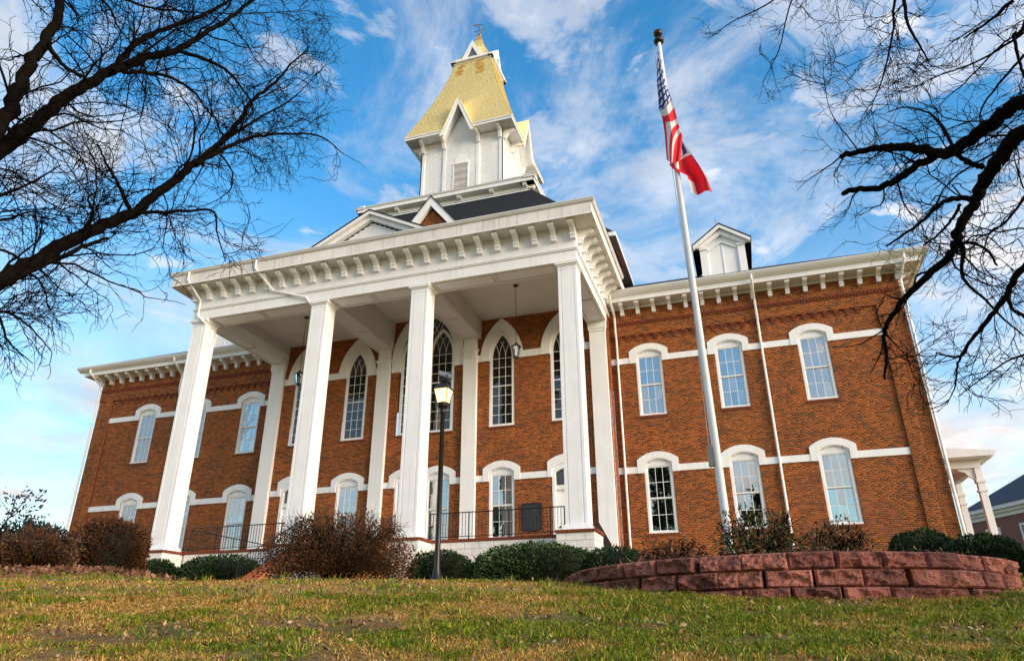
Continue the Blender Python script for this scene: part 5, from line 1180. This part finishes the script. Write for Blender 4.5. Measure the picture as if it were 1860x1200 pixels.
def conifer(x, y, H, seed, lab):
    z = G(x, y); T = thing('conifer', lab, 'tree', (x, y, z), 'evergreens across the street'); r = np.random.default_rng(seed)
    put('trunk', segs_mesh('trunk', [(np.array([[x, y, z - .2], [x, y, z + H * .5], [x, y, z + H]]), np.array([.35, .2, .03]))], BARK, 8), T)
    n = 7000; t = r.random(n) ** .8; a = r.random(n) * 6.28; lay = .75 + .35 * np.sin(t * 42 + a * 2 + seed); rad = (1 - t) * H * .23 * np.sqrt(r.random(n)) * lay + .1
    P = np.stack([x + rad * np.cos(a), y + rad * np.sin(a), z + H * (.1 + .9 * t) - rad * .25], 1); put('crown', leaf_mesh('crown', P, .55, pal(n, GREENS, seed), LEAFM, .35), T)
for i, (x, y, H, w_) in enumerate(((6, -47, 25, 'tallest conifer'), (15, -49, 17, 'broad conifer'), (23, -58, 14, 'short conifer'), (-12, -50, 19, 'lone conifer'), (36, -66, 18, 'end conifer'))): conifer(x, y, H, 80 + i, 'dark green ' + w_ + ' across the street, seen only mirrored in the window panes')
# ------------------------------------------------------------------ grass, litter, mulch
def ts(t, s): return CAM[0] + TX * t + TY * s, CAM[1] + TY * t - TX * s
def in_planter(x, y, m_=.0): return (x - PCX) ** 2 + (y - PCY) ** 2 < (PR + m_) ** 2
def grass(n, t0, t1, hs_, ws_, seed):
    r = np.random.default_rng(seed); t = np.sqrt(r.random(n) * (t1 ** 2 - t0 ** 2) + t0 ** 2); s = (r.random(n) * 2 - 1) * (t * .93 + 1.2); x, y = ts(t, s)
    ok = ~in_planter(x, y, .06); x, y, t = x[ok], y[ok], t[ok]
    g, b = lawn_tone(x, y); k = r.random(len(x)) > b * .75; x, y, t, g, b = x[k], y[k], t[k], g[k], b[k]; n = len(x); z = gz(x, y)
    h = hs_ * (.55 + .75 * fbm(x * 7, y * 7, 55, 2)) * (.45 + .9 * r.random(n)) * (.75 + .5 * g) * (1 - .5 * b); w = ws_ * (.6 + .8 * r.random(n)); a = r.random(n) * 6.283; cl = fbm(x * 9, y * 9, 90, 2) * 6.28 * 2; lean = r.normal(size=(n, 2)) * .85 + .75 * np.stack([np.cos(cl), np.sin(cl)], 1)
    dx, dy = np.cos(a) * w / 2, np.sin(a) * w / 2; P0 = np.stack([x, y, z - .005], 1); m1 = P0 + np.stack([lean[:, 0] * h * .35, lean[:, 1] * h * .35, h * .6], 1); tip = P0 + np.stack([lean[:, 0] * h * 1.1, lean[:, 1] * h * 1.1, h * (1 - .33 * np.abs(lean).sum(1).clip(0, 2.4))], 1)
    W_ = np.stack([dx, dy, np.zeros(n)], 1); V_ = np.stack([P0 - W_, P0 + W_, m1 + W_ * .8, m1 - W_ * .8, tip], 1).reshape(-1, 3); b0 = np.arange(n)[:, None] * 5
    F_ = np.concatenate([b0 + [0, 1, 2], b0 + [0, 2, 3], b0 + [3, 2, 4]])
    gr = r.random(n) < (.06 + .80 * g); GC = np.array([[.13, .20, .006], [.19, .26, .010], [.08, .13, .005], [.28, .30, .015]]); TC = np.array([[.56, .34, .08], [.43, .23, .045], [.66, .44, .13], [.28, .13, .03]])
    c = np.where(gr[:, None], GC[r.integers(0, 4, n)], TC[r.integers(0, 4, n)]) * (.75 + .5 * r.random((n, 1))); return np_mesh('grass', V_, F_, GRASSM, np.repeat(c, 5, 0))
o = put('grass', grass(280000, 3.0, 7.0, .040, .0050, 1)); tag(o, 'short patchy green and tan winter lawn', 'grass', kind='stuff')
o = put('grass', grass(190000, 7.0, 15.5, .040, .008, 2)); tag(o, 'short lawn along the crest before the hedges', 'grass', kind='stuff')
r = np.random.default_rng(77); tf = []
for _ in range(260):
    t_ = math.sqrt(r.random() * (9.0 ** 2 - 3.3 ** 2) + 3.3 ** 2); s_ = (r.random() * 2 - 1) * t_ * .9; x_, y_ = ts(t_, s_)
    if in_planter(x_, y_, .1): continue
    k_ = r.integers(14, 40); rr_ = r.normal(size=(k_, 2)) * .035; tf.append(np.stack([x_ + rr_[:, 0], y_ + rr_[:, 1], gz(x_ + rr_[:, 0], y_ + rr_[:, 1])], 1))
P = np.concatenate(tf); o = put('grass_tufts', leaf_mesh('grass_tufts', P, .085, pal(len(P), [(.09, .15, .008), (.14, .20, .012), (.45, .30, .08), (.06, .10, .008)], 4), GRASSM, .07, .9, None, 6)); tag(o, 'taller tufts of grass scattered over the lawn', 'grass', kind='stuff')
def litter(n, t0, t1, size, cols, seed, cond=None, lift=.015):
    r = np.random.default_rng(seed); t = np.sqrt(r.random(n) * (t1 ** 2 - t0 ** 2) + t0 ** 2); s = (r.random(n) * 2 - 1) * (t * .93 + 1); x, y = ts(t, s)
    if cond is not None: k = cond(t, s, x, y, r); x, y = x[k], y[k]
    P = np.stack([x, y, gz(x, y) + lift + .02 * r.random(len(x))], 1); d = leaf_mesh('leaves', P, size, pal(len(P), cols, seed), MULCH, .6, 0, None, seed); return d
def lc(t, s, x, y, r): g, b = lawn_tone(x, y); return (r.random(len(x)) < .12 + .88 * b) & ~in_planter(x, y)
o = put('fallen_leaves', litter(15000, 3.2, 8.5, .036, [(.16, .07, .03), (.24, .13, .06), (.09, .045, .025), (.34, .24, .14)], 21, lc)); tag(o, 'dead brown leaves and bare patches scattered over the lawn', 'leaf litter', kind='stuff')
def mc(t, s, x, y, r): return (t > 11.4) & (s < -.47 * t + r.normal(size=len(t)) * .35)
o = put('mulch', litter(60000, 11, 20, .075, [(.16, .06, .03), (.22, .10, .06), (.09, .035, .02), (.30, .17, .10)], 22, mc, .03)); tag(o, 'brown leaf mulch under the bushes at left', 'mulch', kind='stuff')
def pc(x, y): return None
r = np.random.default_rng(5); a = r.random(1500) * 6.28; rd = np.sqrt(r.random(1500)) * (PR - .25); P = np.stack([PCX + rd * np.cos(a), PCY + rd * np.sin(a), np.full(1500, -1.25) + .06 * r.random(1500)], 1)
P[:, 2] = np.maximum(P[:, 2], gz(P[:, 0], P[:, 1]) + .03); o = put('planter_litter', leaf_mesh('planter_litter', P, .06, pal(1500, [(.30, .2, .1), (.2, .1, .05), (.12, .14, .04)], 8), MULCH, .15, .6)); tag(o, 'dry grass and leaves inside the round planter', 'leaf litter', kind='stuff')
